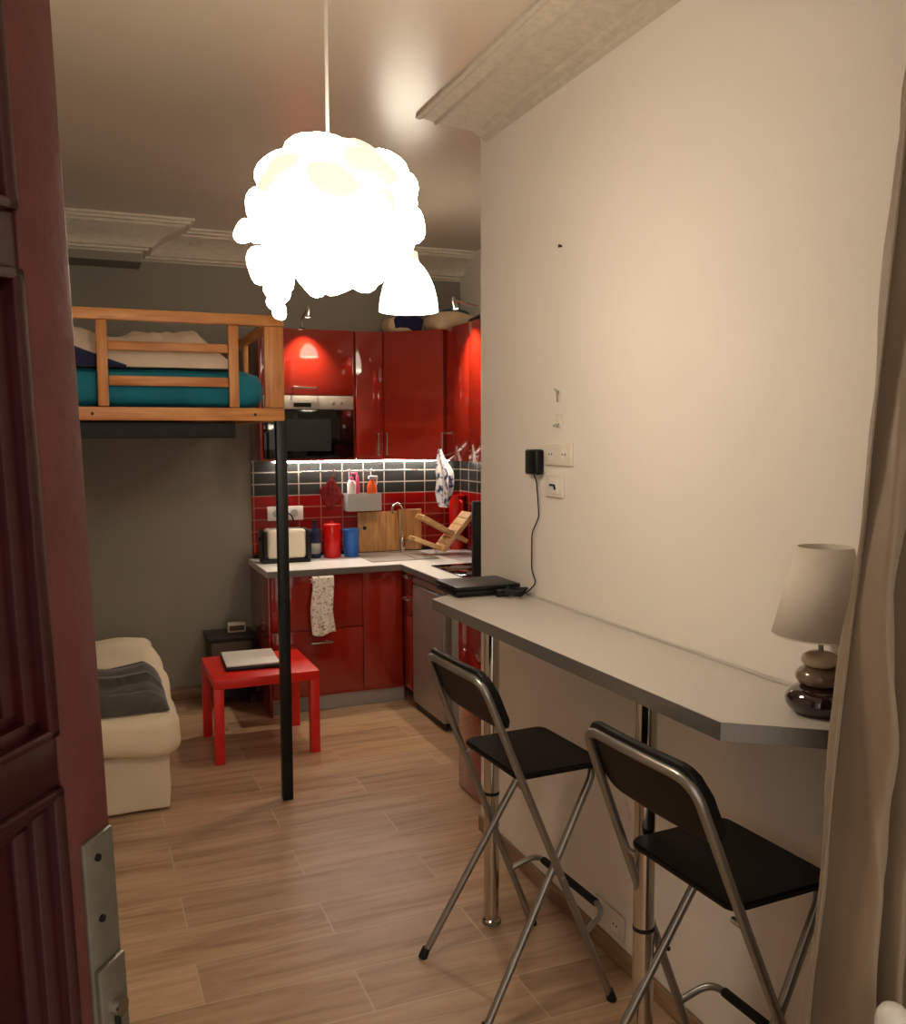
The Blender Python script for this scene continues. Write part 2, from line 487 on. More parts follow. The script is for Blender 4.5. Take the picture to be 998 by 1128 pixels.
# ------------------------------------------------------------------ the open entrance door (foreground)
dv = Vector((0.609, 0.793, 0)); nv_ = Vector((-0.793, 0.609, 0))
hinge = Vector((0.004, 0.885, 0)) - dv * 0.78
door = bpy.data.objects.new('door_1', None)
COL.objects.link(door)
door['kind'] = 'structure'
door.location = (0, 0, 0)
DW = 0.78
def dpart(name, m, *a, bev=0.002, par=None):
    return MB().box(*a, bev).build(name, m, par or door)
dpart('stile', M['door_stile'], DW - 0.06, DW, -0.002, 0.04, 0.03, 2.5)
dpart('stile', M['door'], 0, 0.09, -0.002, 0.04, 0.03, 2.5)
for z0, z1 in ((0.03, 0.25), (1.40, 1.445), (1.84, 1.885), (2.40, 2.5)):
    dpart('rail', M['door'], 0.09, DW - 0.06, 0.0, 0.036, z0, z1)
def panel(z0, z1):
    pn = dpart('panel', M['door'], 0.088, DW - 0.058, 0.018, 0.03, z0, z1)
    x0, x1 = 0.09, DW - 0.06
    mb = MB()
    # stepped moulding frame around the panel
    for w, d in ((0.045, 0.012), (0.03, 0.004), (0.014, -0.006)):
        mb.box(x0, x0 + w, d, 0.022, z0, z1, 0.003)
        mb.box(x1 - w, x1, d, 0.022, z0, z1, 0.003)
        mb.box(x0, x1, d, 0.022, z0, z0 + w * 0.7, 0.003)
        mb.box(x0, x1, d, 0.022, z1 - w * 0.7, z1, 0.003)
    mb.build('moulding', M['door'], pn)
    MB().box(x0 + 0.1, x1 - 0.1, 0.008, 0.024, z0 + 0.1, z1 - 0.1, 0.008).build('raised_field', M['door'], pn)
panel(0.25, 1.40); panel(1.445, 1.84); panel(1.885, 2.40)
lp = dpart('lock_plate', M['plate'], DW - 0.043, DW - 0.0005, -0.006, 0.0, 0.80, 1.335)
dpart('cylinder_plate', M['plate'], DW - 0.041, DW - 0.003, -0.012, -0.005, 0.95, 1.21, par=lp)
MB().tube([(DW - 0.022, -0.010, 1.165), (DW - 0.022, -0.020, 1.165)], 0.0085, 16).build('lock_cylinder', M['chrome'], lp)
dpart('keyhole', M['black'], DW - 0.0255, DW - 0.0185, -0.0145, -0.011, 1.12, 1.158, bev=0.001, par=lp)
for z in (1.315, 1.255, 1.195):
    MB().tube([(DW - 0.026, -0.004, z), (DW - 0.026, -0.0085, z)], 0.0035, 10).build('screw', M['black'], lp)
MB().tube(bend([(DW - 0.02, 0.04, 1.10), (DW - 0.02, 0.085, 1.10), (DW + 0.03, 0.088, 1.05), (DW + 0.04, 0.088, 0.90)], 0.03), 0.014).build('door_handle', M['black'], door)
MB().box(DW - 0.001, DW + 0.008, 0.012, 0.03, 2.05, 2.075, 0.002).build('latch_bolt', M['door_stile'], door)
door.matrix_world = Matrix.Translation(hinge) @ Matrix(((dv.x, nv_.x, 0), (dv.y, nv_.y, 0), (0, 0, 1))).to_4x4() @ Matrix.Translation((DW, 0, 1.6)) @ Matrix.Rotation(math.radians(-3.0), 4, 'Y') @ Matrix.Translation((-DW, 0, -1.6))

# ------------------------------------------------------------------ breakfast bar
bar = thing('breakfast_bar', 'long grey wall-mounted breakfast bar on chrome legs with cut-off corners', 'bar counter', (1.40, 2.3, 0))
outline = [(1.558, 3.385), (1.19, 3.10), (1.225, 1.51), (1.415, 1.366), (1.558, 1.257)]
MB().prism(outline, 1.062, 1.10, 0.001).build('worktop', M['laminate'], bar, smooth=20)
mb = MB()
cx = sum(p[0] for p in outline) / 5; cy = sum(p[1] for p in outline) / 5
def strip(p, q, t=0.0025):
    d = (Vector(q) - Vector(p)).normalized(); nn = Vector((d.y, -d.x))
    if nn.dot(Vector(((p[0] + q[0]) / 2 - cx, (p[1] + q[1]) / 2 - cy))) < 0:
        nn = -nn
    P, Q = Vector(p), Vector(q)
    return [P, Q, Q + nn * t, P + nn * t]
for i in (0, 1, 2):
    MB().prism(strip(outline[i], outline[i + 1]), 1.0612, 1.1004).build('edge_band', M['edge_band'], bar, smooth=20)
MB().prism(strip(outline[3], outline[4]), 1.0612, 1.1004).build('edge_band', M['edge_band'], bar, smooth=20)
box('wall_seal', M['laminate'], XW - 0.012, XW - 0.001, 1.262, 3.38, 1.10, 1.108, bar, 0.002)
for lx, ly in ((1.283, 2.783), (1.272, 1.846)):
    lg = MB().lathe([(0.031, 0.001), (0.031, 0.012), (0.0265, 0.016), (0.0265, 1.05), (0.034, 1.052), (0.034, 1.062)], lx, ly, 28).build('leg', M['chrome'], bar)
    MB().lathe([(0.0262, 0.462), (0.0275, 0.463), (0.0275, 0.473), (0.0262, 0.474)], lx, ly, 28).build('collar', M['rubber'], lg)
    MB().lathe([(0.034, 0.0005), (0.034, 0.004), (0.0315, 0.007)], lx, ly, 28).build('foot_plate', M['plate'], lg)

# ------------------------------------------------------------------ folding bar stools
def make_stool():
    t = thing('folding_bar_stool', 'black folding bar stool', 'bar stool', (0, 0, 0))
    # back tube: front feet -> seat -> wraps over the backrest
    A = [(0.205, 0.236, 0.012), (-0.205, 0.192, 1.022)]
    pts = [Vector((0.205, 0.236, 0.012)), Vector((-0.085, 0.206, 0.715)), Vector((-0.206, 0.192, 1.016)), Vector((-0.216, 0, 1.02)), Vector((-0.206, -0.192, 1.016)), Vector((-0.085, -0.206, 0.715)), Vector((0.205, -0.236, 0.012))]
    bf = MB().tube(bend(pts, 0.06, 8), 0.0115, 14).build('back_frame', M['silver_paint'], t)
    # front tube: rear feet -> under the front of the seat
    q = [Vector((-0.21, 0.215, 0.012)), Vector((0.175, 0.165, 0.672)), Vector((0.185, 0.155, 0.70)), Vector((0.185, -0.155, 0.70)), Vector((0.175, -0.165, 0.672)), Vector((-0.21, -0.215, 0.012))]
    ff = MB().tube(bend(q, 0.02, 6), 0.0115, 14).build('front_frame', M['silver_paint'], t)
    for s in (-1, 1):
        for par, x, y, dx in ((bf, 0.205, 0.236 * s, 0.006), (ff, -0.21, 0.215 * s, -0.007)):
            MB().tube([(x + dx, y * 1.005, 0.0), (x - dx * 0.8, y * 0.993, 0.032)], [0.0155, 0.0135], 14).build('foot_cap', M['rubber'], par)
        # pivot bolt where the tubes cross
        MB().tube([(0.037, 0.172 * s, 0.418), (0.037, 0.233 * s, 0.418)], 0.006, 10).build('pivot_bolt', M['chrome'], bf)
        # bracket from back tube to seat
        MB().tube([(-0.072, 0.215 * s, 0.688), (-0.072, 0.165 * s, 0.69)], 0.007, 10).build('seat_bracket', M['chrome'], bf)
    # footrest across the front legs, with a black sleeve
    fr = bend([(0.113, 0.226, 0.225), (0.205, 0.205, 0.268), (0.205, -0.205, 0.268), (0.113, -0.226, 0.225)], 0.05, 7)
    f = MB().tube(fr, 0.0095, 12).build('footrest', M['silver_paint'], t)
    MB().tube([(0.205, 0.155, 0.268), (0.205, -0.155, 0.268)], 0.0125, 14).build('sleeve', M['rubber'], f)
    # seat: thin rounded board, slightly dished
    def seat_outline(n=7, hx0=-0.088, hx1=0.215, hy0=0.182, hy1=0.185, r=0.035):
        o = []
        for cx_, cy_, a in ((hx1 - r, hy1 - r, 0), (hx0 + r, hy0 - r, 90), (hx0 + r, -hy0 + r, 180), (hx1 - r, -hy1 + r, 270)):
            for i in range(n):
                an = math.radians(a + 90 * i / (n - 1))
                o.append((cx_ + r * math.cos(an), cy_ + r * math.sin(an)))
        return o
    MB().prism(seat_outline(), 0.709, 0.727, 0.005).build('seat', M['black_soft'], t, smooth=50)
    MB().prism(seat_outline(hx0=-0.07, hx1=0.2, hy0=0.165, hy1=0.168), 0.703, 0.710, 0.002).build('seat_pan', M['black'], t, smooth=50)
    # backrest: thick curved pad in front of the tube
    def pad(u, w):
        # u across, w around the section
        y = (u - 0.5) * 2
        yy = y * 0.193
        h0, h1 = 0.862, 1.042
        rc = 0.05
        cut = max(0.0, abs(yy) - (0.193 - rc))
        e = rc - math.sqrt(max(0.0, rc * rc - cut * cut))
        a = 2 * PI * w
        ca, sa = math.cos(a), math.sin(a)
        sx = math.copysign(abs(ca) ** 0.45, ca)
        sz = math.copysign(abs(sa) ** 0.25, sa)
        hz = (h1 - h0) / 2 - e * 0.8
        zc = (h1 + h0) / 2 - e * 0.25
        z = zc + sz * hz
        th = 0.015
        x = -0.114 - (z - 0.85) * 0.42 + sx * th - 0.010 * (1 - y * y)
        return Vector((x, yy, z))
    mb = MB()
    mb.surf(pad, 28, 32)
    bmesh.ops.remove_doubles(mb.bm, verts=mb.bm.verts, dist=1e-5)
    bmesh.ops.holes_fill(mb.bm, edges=[e for e in mb.bm.edges if e.is_boundary], sides=0)
    mb.build('backrest', M['black_soft'], t, smooth=60)
    return t

def copy_tree(o, parent=None):
    c = o.copy()
    COL.objects.link(c)
    c.parent = parent
    for ch in list(o.children):
        copy_tree(ch, c)
    return c

st = make_stool()
st.location = (1.21, 2.463, 0)
st.rotation_euler = (0, 0, math.radians(3))
st['label'] = 'black folding bar stool with silver tubes beside the red end cabinet, farther from the curtain'
st['group'] = 'folding stools at the bar'
s2 = copy_tree(st)
s2.location = (1.295, 1.635, 0)
s2.rotation_euler = (0, 0, math.radians(3))
s2['label'] = 'black folding bar stool with silver tubes next to the taupe curtain'

# ------------------------------------------------------------------ things on the bar
lam = thing('table_lamp', 'unlit table lamp of three stacked glazed pebbles under a cream shade', 'lamp', (1.466, 1.482, 1.10))
def pebble(z0, h, r, squash=1.0):
    return [(r * (0.62 if i == 0 else math.sin(math.acos(max(-1, min(1, -1 + 2 * (0.11 + 0.89 * i / 16))))) ** 0.8), z0 + h * i / 16) for i in range(16)] + [(0.012, z0 + h)]
MB().lathe(pebble(1.1005, 0.066, 0.072), 1.466, 1.482, 36).build('base_stone', M['stone_dark'], lam, smooth=60)
MB().lathe(pebble(1.160, 0.046, 0.052), 1.468, 1.484, 36).build('middle_stone', M['stone_mid'], lam, smooth=60)
MB().lathe(pebble(1.202, 0.034, 0.039), 1.465, 1.483, 36).build('top_stone', M['stone_light'], lam, smooth=60)
MB().lathe([(0.0055, 1.233), (0.0055, 1.285), (0.011, 1.286), (0.011, 1.325)], 1.466, 1.483, 16).build('stem', M['steel'], lam)
sh = MB()
sh.lathe([(0.104, 1.272), (0.056, 1.462)], 1.470, 1.483, 48, cap=False)
sh.build('lamp_shade', M['shade_cloth'], lam, solid=0.002, smooth=60)
MB().tube([(1.470 + 0.104 * math.cos(a * PI / 24), 1.483 + 0.104 * math.sin(a * PI / 24), 1.272) for a in range(48)], 0.0016, 6, closed=True).build('shade_rim', M['shade_cloth'], lam)
mb = MB()
for k in range(3):
    a = 2 * PI * k / 3 + 0.4
    mb.tube([(1.470, 1.483, 1.40), (1.470 + 0.063 * math.cos(a), 1.483 + 0.063 * math.sin(a), 1.432)], 0.0015, 6)
mb.tube([(1.466, 1.483, 1.325), (1.470, 1.483, 1.40)], 0.004, 8)
mb.build('shade_carrier', M['steel'], lam)

lt = thing('laptop', 'closed black laptop lying on the far end of the grey breakfast bar', 'laptop', (1.42, 3.17, 1.10))
R = Matrix.Rotation(math.radians(0), 3, 'Z')
MB().box(1.275, 1.535, 3.075, 3.285, 1.104, 1.124, 0.006).build('base', M['black'], lt)
MB().box(1.272, 1.538, 3.07, 3.288, 1.126, 1.142, 0.006).build('lid', M['black'], lt)
for x in (1.30, 1.51):
    for y in (3.10, 3.26):
        MB().lathe([(0.008, 1.1002), (0.008, 1.105)], x, y, 10).build('foot', M['rubber'], lt)
# charger: plug at wall, lead, brick coil on the bar
ch = thing('power_adapter', 'black power adapter plugged into the wall with its thin lead hanging to the bar', 'charger', (1.54, 2.96, 1.60))
MB().box(1.522, 1.556, 2.92, 3.012, 1.560, 1.652, 0.008, 3).build('plug_body', M['black'], ch)
MB().tube(bend([(1.536, 2.965, 1.562), (1.545, 2.958, 1.535), (1.548, 2.943, 1.405), (1.548, 3.0, 1.34), (1.548, 3.0, 1.20), (1.545, 2.958, 1.158), (1.53, 3.0, 1.118), (1.51, 3.03, 1.106)], 0.02), 0.0026, 8).build('cable', M['rubber'], ch)
mb = MB()
for k in range(4):
    mb.tube([(1.485 + 0.035 * math.cos(a * PI / 10) + 0.006 * k, 3.04 + 0.045 * math.sin(a * PI / 10) - 0.004 * k, 1.1105 + 0.006 * k + 0.004 * math.sin(a * PI / 5 + k)) for a in range(20)], 0.0045, 8, closed=True)
mb.build('cable_coil', M['rubber'], ch)
MB().box(1.425, 1.475, 3.035, 3.062, 1.1005, 1.128, 0.005).build('connector', M['black'], ch)

# ------------------------------------------------------------------ wall fittings on the partition
def socket(label, y0, y1, z0, z1, n, group=None, name='wall_socket'):
    t = thing(name, label, 'socket', (XW, (y0 + y1) / 2, (z0 + z1) / 2))
    MB().box(XW - 0.011, XW - 0.0005, y0, y1, z0, z1, 0.004, 3).build('cover_plate', M['wall_plastic'], t)
    w = (y1 - y0) / n
    for k in range(n):
        yc = y0 + w * (k + 0.5); zc = (z0 + z1) / 2
        s = MB().tube([(XW - 0.0125, yc, zc), (XW - 0.010, yc, zc)], 0.022, 24).build('outlet', M['white_plastic'], t)
        for d in (-0.0095, 0.0095):
            MB().tube([(XW - 0.0133, yc + d, zc), (XW - 0.0120, yc + d, zc)], 0.0036, 10).build('pin_hole', M['black'], s)
    return t
socket('cream double wall socket beside the black plug, upper of two plates over the bar', 2.715, 2.905, 1.596, 1.676, 2)
ws = thing('wall_switch', 'square cream wall plate with a dark key switch under the double socket', 'switch', (XW, 2.84, 1.525))
MB().box(XW - 0.011, XW - 0.0005, 2.775, 2.90, 1.483, 1.566, 0.004, 3).build('cover_plate', M['wall_plastic'], ws)
MB().box(XW - 0.015, XW - 0.010, 2.795, 2.865, 1.497, 1.552, 0.003).build('rocker', M['white_plastic'], ws)
MB().tube([(XW - 0.018, 2.85, 1.527), (XW - 0.018, 2.82, 1.527), (XW - 0.018, 2.815, 1.512)], 0.004, 8).build('key', M['black'], ws)
hk = thing('wall_hook', 'small curved metal hook screwed into the cream wall over the sockets', 'hook', (XW, 2.813, 1.84))
MB().tube(bend([(XW - 0.002, 2.826, 1.852), (XW - 0.02, 2.82, 1.865), (XW - 0.022, 2.80, 1.858), (XW - 0.02, 2.797, 1.835), (XW - 0.012, 2.812, 1.82)], 0.01), 0.0028, 8).build('hook_wire', M['steel'], hk)
MB().tube([(XW - 0.004, 2.826, 1.852), (XW - 0.0005, 2.826, 1.852)], 0.008, 12).build('hook_base', M['steel'], hk)
h2 = thing('adhesive_hook', 'small white hook stuck on the cream wall between metal hook and socket', 'hook', (XW, 2.818, 1.74))
MB().box(XW - 0.006, XW - 0.0005, 2.795, 2.84, 1.73, 1.775, 0.003).build('hook_plate', M['wall_plastic'], h2)
MB().tube(bend([(XW - 0.005, 2.828, 1.742), (XW - 0.02, 2.828, 1.736), (XW - 0.02, 2.808, 1.736), (XW - 0.005, 2.808, 1.742)], 0.008), 0.003, 8).build('hook_wire', M['steel'], h2)
tag(MB().tube([(XW - 0.012, 2.807, 2.351), (XW - 0.0003, 2.807, 2.351)], [0.006, 0.003], 10).build('wall_nail', M['black']), 'tiny dark nail alone in the middle of the cream wall', 'nail')
low = socket('cream double socket low on the wall behind the stools near the skirting', 2.36, 2.54, 0.085, 0.165, 2)

# ------------------------------------------------------------------ curtain
cur = MB()
CT = 2.62
FOLDS = [(0.0, 0.045), (0.014, 0.06), (0.03, 0.09), (0.036, 0.04), (0.036, -0.02), (0.05, -0.045), (0.074, -0.02), (0.096, 0.04), (0.112, 0.10), (0.116, 0.04), (0.116, -0.02), (0.13, -0.045), (0.155, -0.03), (0.175, 0.0), (0.19, 0.06), (0.205, 0.08), (0.22, 0.0), (0.24, -0.03), (0.27, 0.0), (0.29, 0.06), (0.31, 0.0), (0.335, -0.03), (0.36, 0.03), (0.385, 0.06), (0.41, 0.0)]
def fold_at(u):
    n = len(FOLDS) - 1
    t = u * n
    k = min(n - 1, int(t)); t -= k
    P = [Vector(FOLDS[max(0, min(n, k + d))]) for d in (-1, 0, 1, 2)]
    return 0.5 * (2 * P[1] + (P[2] - P[0]) * t + (2 * P[0] - 5 * P[1] + 4 * P[2] - P[3]) * t * t + (3 * P[1] - P[0] - 3 * P[2] + P[3]) * t ** 3)
def curtain(u, w):
    z = 0.03 + w * (CT - 0.03)
    q = fold_at(u)
    xl = 1.140 + (z - 0.74) * 0.082
    k = (1.545 - xl) / 0.41
    sway = 0.014 * math.sin(z * 2.6 + u * 5) + 0.020 * noise.noise(Vector((u * 7, z * 2.4, 7.0)))
    x = xl + q.x * k + sway * min(1, u * 9)
    y = 1.10 + q.y * (0.85 + 0.25 * math.sin(z * 2.1 + u * 8)) + 0.026 * noise.noise(Vector((u * 9 + z * 1.6, z * 3.0, 2.0))) * min(1, u * 9) + 0.008 * noise.noise(Vector((u * 22 + z * 5, z * 8.0, 5.0))) * min(1, u * 9)
    return Vector((min(x, 1.552), y, z))
cur.surf(curtain, 170, 90)
tag(cur.build('curtain', M['taupe'], solid=0.003, smooth=80), 'floor-length taupe curtain hanging in folds beside the pebble lamp', 'curtain')
pp = thing('heating_pipe', 'white round-topped pipe standing at the foot of the taupe curtain', 'pipe', (1.155, 1.0, 0))
MB().lathe([(0.026, 0.0), (0.026, 0.775), (0.024, 0.787), (0.018, 0.797), (0.009, 0.802), (0.001, 0.803)], 1.16, 1.0, 24).build('pipe', M['white_plastic'], pp, smooth=60)
MB().lathe([(0.042, 0.0), (0.042, 0.008), (0.03, 0.014)], 1.16, 1.0, 24).build('floor_rose', M['white_plastic'], pp)

# ------------------------------------------------------------------ loft bed
LB = thing('loft_bed', 'pine loft bed frame high on a thin black post', 'bed', (-0.1, 5.0, 0))
X0, X1, YF, YK = -1.10, 0.868, 4.115, 5.985
def bd(name, m, *a, label=None):
    return box(name, m, *a, parent=LB, bev=0.004, label=label)
bd('side_rail', M['pine_x'], X0, X1, YF + 0.01, YF + 0.04, 1.772, 1.83)
bd('top_rail', M['pine_x'], X0, X1 + 0.002, YF + 0.006, YF + 0.044, 2.194, 2.242)
for x0, x1 in ((-0.95, -0.905), (0.08, 0.124), (0.624, 0.668)):
    bd('upright', M['pine_z'], x0, x1, YF + 0.012, YF + 0.038, 1.832, 2.193)
bd('corner_post', M['pine_z'], 0.782, X1, YF + 0.008, YF + 0.042, 1.832, 2.193)
for x0, x1 in ((-0.903, 0.078), (0.126, 0.622)):
    if x0 > 0:
        for z0, z1 in ((2.070, 2.108), (1.920, 1.962)):
            bd('guard_slat', M['pine_x'], x0, x1, YF + 0.014, YF + 0.036, z0, z1)
# end by the kitchen
bd('end_rail', M['pine_y'], X1 - 0.03, X1, YF + 0.046, YK - 0.04, 1.772, 1.83)
bd('end_top_rail', M['pine_y'], X1 - 0.03, X1, YF + 0.046, YK - 0.04, 2.196, 2.24)
bd('end_upright', M['pine_z'], X1 - 0.028, X1 - 0.002, 5.03, 5.085, 1.832, 2.194)
bd('back_post', M['pine_z'], X1 - 0.04, X1, YK - 0.038, YK, 1.772, 2.24)
bd('back_rail', M['pine_x'], X0, X1 - 0.042, YK - 0.03, YK, 1.772, 1.83)
bd('base_board', M['dark_wood'], X0 + 0.02, X1 - 0.035, YF + 0.045, YK - 0.035, 1.80, 1.826)
bd('under_board', M['rubber'], X0 + 0.02, 0.655, YF + 0.06, YK - 0.05, 1.696, 1.768, label='black board under the bed')
for x in (0.851, -1.05):
    bd('post', M['black'], x - 0.024, x + 0.024, 4.14 - 0.024, 4.14 + 0.024, 0.0, 1.771, label='square black steel post')
for x in (0.055, 0.735):
    MB().tube([(x, YF + 0.006, 1.80), (x, YF + 0.014, 1.80)], 0.007, 10).build('bolt', M['black'], LB)
tag(MB().soft((-1.04, 4.17, 1.828), (0.79, 5.93, 1.998), 0.07, 16, 0.006, 4, 1.0).build('mattress', M['teal'], smooth=70), 'mattress in a teal sheet lying in the pine loft bed', 'mattress')

def heap(x0, x1, y0, y1, z0, fh, name, m, label, cat, nu=40, nv=30, seed=0.0):
    b = MB()
    def f(u, w):
        # closed pillow: the lower half lies flat, the upper half is heaped
        x = x0 + (x1 - x0) * u
        y = y0 + (y1 - y0) * w
        e = min(1.0, min(u, 1 - u) * 9) ** 0.5 * min(1.0, min(w, 1 - w) * 9) ** 0.5
        return Vector((x, y, z0 + 0.004 + e * fh(x, y, u, w)))
    b.surf(f, nu, nv)
    def g(u, w):
        return Vector((x0 + (x1 - x0) * u, y0 + (y1 - y0) * w, z0))
    b.surf(g, nu, nv)
    # join the rims
    vs = list(b.bm.verts)
    n1 = (nu + 1) * (nv + 1)
    idx = lambda i, j: i * (nv + 1) + j
    rim = [(i, 0) for i in range(nu + 1)] + [(nu, j) for j in range(1, nv + 1)] + [(i, nv) for i in range(nu - 1, -1, -1)] + [(0, j) for j in range(nv - 1, 0, -1)]
    for k in range(len(rim)):
        a, c = rim[k], rim[(k + 1) % len(rim)]
        b.bm.faces.new((vs[idx(*a)], vs[idx(*c)], vs[n1 + idx(*c)], vs[n1 + idx(*a)]))
    return tag(b.build(name, m, smooth=70), label, cat)
def duvet_h(x, y, u, w):
    n = noise.noise(Vector((x * 3.2, y * 3.0, 4.0)))
    n2 = noise.noise(Vector((x * 8, y * 8, 1.0)))
    base = 0.135 + 0.05 * n + 0.03 * n2 + 0.02 * abs(noise.noise(Vector((x * 14, y * 10, 2.0))))
    base += 0.045 * math.exp(-((x + 0.12) / 0.2) ** 2) + (0.025 if x < 0.03 else 0.025 * math.exp(-((x - 0.03) / 0.06) ** 2))          # bunch by the upright
    base += 0.03 * math.exp(-((x - 0.25) / 0.08) ** 2) + 0.03 * math.exp(-((x - 0.48) / 0.14) ** 2)
    return base * (0.75 + 0.25 * math.sin(w * PI))
heap(-0.55, 0.665, 4.20, 5.2, 2.006, duvet_h, 'duvet', M['duvet'], 'rumpled cream duvet heaped on the teal mattress of the loft bed', 'duvet', 90, 60)
NV = MB()
NV.surf(lambda u, w: Vector((-0.10 + 0.30 * u, 4.186 - 0.012 * math.sin(u * 5) - 0.01 * w, 2.0 + (0.115 - 0.11 * u) * w + 0.004)), 14, 8)
tag(NV.build('folded_sheet', M['navy'], solid=0.008, smooth=60), 'navy sheet fold showing between teal mattress and cream duvet', 'sheet')

# ------------------------------------------------------------------ day bed with throw
DB = thing('day_bed', 'low cream day bed with fabric valance under the pine loft bed', 'bed', (-0.35, 5.0, 0))
MB().soft((-1.2, 4.215, 0.004), (0.335, 5.82, 0.275), 0.02, 22, 0.014, 6, 3.0).build('valance', M['valance'], DB, smooth=60)
def slump(w):
    k = max(0.0, (0.40 - w.z) * 0.0)
    return w
MB().soft((-1.2, 4.15, 0.272), (0.385, 5.88, 0.485), 0.075, 22, 0.03, 4.2, 5.0).build('mattress_cover', M['bed_white'], DB, smooth=70)
def throw_h(x, y, u, w):
    v = y + 0.10 * (x - 0.2) + 0.05 * noise.noise(Vector((x * 2.5, y * 3, 0)))
    ridge = abs(math.sin(v * 17.0)) ** 0.6
    step = 0.035 if v > 4.33 else 0.0
    return 0.058 + 0.032 * ridge + step + 0.035 * noise.noise(Vector((x * 3, y * 7, 3))) + 0.03 * max(0, (x - 0.1) * 3)
th = heap(-0.42, 0.335, 4.165, 4.70, 0.482, throw_h, 'throw_blanket', M['grey_cloth'], 'folded charcoal throw blanket lying on the cream day bed', 'blanket', 70, 80)

# ------------------------------------------------------------------ red side table and what lies on it
TB = thing('side_table', 'square red lacquered side table with four block legs', 'table', (0.876, 4.98, 0))
tx0, tx1, ty0, ty1 = 0.598, 1.152, 4.705, 5.245
box('table_top', M['red_table'], tx0, tx1, ty0, ty1, 0.40, 0.45, TB, 0.002)
for x in (tx0, tx1 - 0.05):
    for y in (ty0, ty1 - 0.05):
        box('leg', M['red_table'], x, x + 0.05, y, y + 0.05, 0.0, 0.40, TB, 0.002)
tl = thing('notebook_computer', 'closed notebook computer with white lid and black base on the red side table', 'laptop', (0.83, 5.03, 0.45))
rot = Matrix.Rotation(math.radians(-3), 3, 'Z')
MB().box(0.69, 0.985, 4.85, 5.20, 0.452, 0.470, 0.005, rot=rot).build('base', M['black'], tl)
MB().box(0.695, 0.98, 4.857, 5.195, 0.472, 0.482, 0.004, rot=rot).build('lid', M['paper_white'], tl)
for x, y in ((0.72, 4.88), (0.95, 4.88), (0.72, 5.16), (0.95, 5.16)):
    MB().lathe([(0.009, 0.4502), (0.009, 0.454)], x, y, 10).build('foot', M['rubber'], tl)

# bedside cabinet with clock
NS = thing('bedside_cabinet', 'small black and grey-brown bedside cabinet between day bed and red base units', 'bedside cabinet', (0.855, 5.86, 0))
box('top', M['dark_wood'], 0.70, 1.005, 5.72, 5.995, 0.425, 0.45, NS, 0.002)
box('body', M['dark_wood'], 0.715, 0.99, 5.745, 5.99, 0.06, 0.424, NS, 0.002)
dr = box('drawer', M['grey_brown'], 0.722, 0.965, 5.73, 5.745, 0.26, 0.415, NS, 0.002)
MB().tube([(0.82, 5.722, 0.34), (0.87, 5.722, 0.34)], 0.005, 8).build('handle', M['steel'], dr)
box('shelf', M['dark_wood'], 0.722, 0.965, 5.735, 5.745, 0.07, 0.25, NS, 0.002)
for x in (0.72, 0.955):
    for y in (5.75, 5.955):
        box('leg', M['dark_wood'], x, x + 0.03, y, y + 0.03, 0.0, 0.06, NS)
CK = thing('alarm_clock', 'small pale alarm clock standing on the bedside cabinet', 'clock', (0.90, 5.86, 0.45))
MB().box(0.838, 0.952, 5.84, 5.885, 0.4505, 0.515, 0.008, 3).build('case', M['cream_metal'], CK)
box('display', M['grey_brown'], 0.848, 0.942, 5.836, 5.841, 0.462, 0.496, CK, 0.001)
for x in (0.865, 0.895, 0.925):
    MB().lathe([(0.006, 0.513), (0.006, 0.52)], x, 5.862, 10).build('button', M['grey_plastic'], CK)

# ------------------------------------------------------------------ kitchen base units
YFR = 5.40
def handle_h(par, x0, x1, y, z):
    """A bar handle along x standing off a front that faces the room."""
    MB().tube(bend([(x0, y, z), (x0, y - 0.03, z), (x1, y - 0.03, z), (x1, y, z)], 0.008), 0.006, 10).build('handle', M['chrome'], par)
def handle_v(par, x, y, z0, z1, d=(0, -1)):
    MB().tube(bend([(x, y, z0), (x + d[0] * 0.03, y + d[1] * 0.03, z0), (x + d[0] * 0.03, y + d[1] * 0.03, z1), (x, y, z1)], 0.008), 0.006, 10).build('handle', M['chrome'], par)

U1 = thing('base_cabinet', 'red two-drawer base cabinet with towel on its upper handle', 'kitchen cabinet', (1.31, 5.7, 0))
box('carcass', M['red_body'], 1.034, 1.604, YFR + 0.02, 5.985, 0.10, 0.858, U1, 0.001)
box('end_panel', M['red'], 1.016, 1.033, YFR, 5.995, 0.0, 0.858, U1, 0.001)
a = box('drawer', M['red'], 1.036, 1.604, YFR, YFR + 0.019, 0.522, 0.855, U1, 0.002); handle_h(a, 1.262, 1.405, YFR, 0.838)
a = box('drawer', M['red'], 1.036, 1.604, YFR, YFR + 0.019, 0.118, 0.516, U1, 0.002); handle_h(a, 1.272, 1.405, YFR, 0.442)
U2 = thing('base_cabinet', 'red sink base cabinet with plain door in the kitchen corner', 'kitchen cabinet', (1.74, 5.7, 0))
box('carcass', M['red_body'], 1.608, 1.875, YFR + 0.02, 5.985, 0.10, 0.858, U2, 0.001)
a = box('door', M['red'], 1.608, 1.868, YFR, YFR + 0.019, 0.118, 0.855, U2, 0.002)
U3 = thing('base_cabinet', 'narrow red drawer stack squeezed between sink cabinet and silver fridge', 'kitchen cabinet', (2.1, 5.4, 0))
box('carcass', M['red_body'], 1.89, 2.46, 5.27, YFR + 0.018, 0.10, 0.858, U3, 0.001)
for z0, z1 in ((0.72, 0.855), (0.585, 0.715), (0.118, 0.58)):
    a = box('drawer', M['red'], 1.872, 1.889, 5.262, YFR - 0.002, z0, z1, U3, 0.002)
    if z1 > 0.6:
        zc = z1 - 0.03
        MB().tube(bend([(1.872, 5.275, zc), (1.848, 5.275, zc), (1.848, 5.38, zc), (1.872, 5.38, zc)], 0.008), 0.006, 10).build('handle', M['chrome'], a)
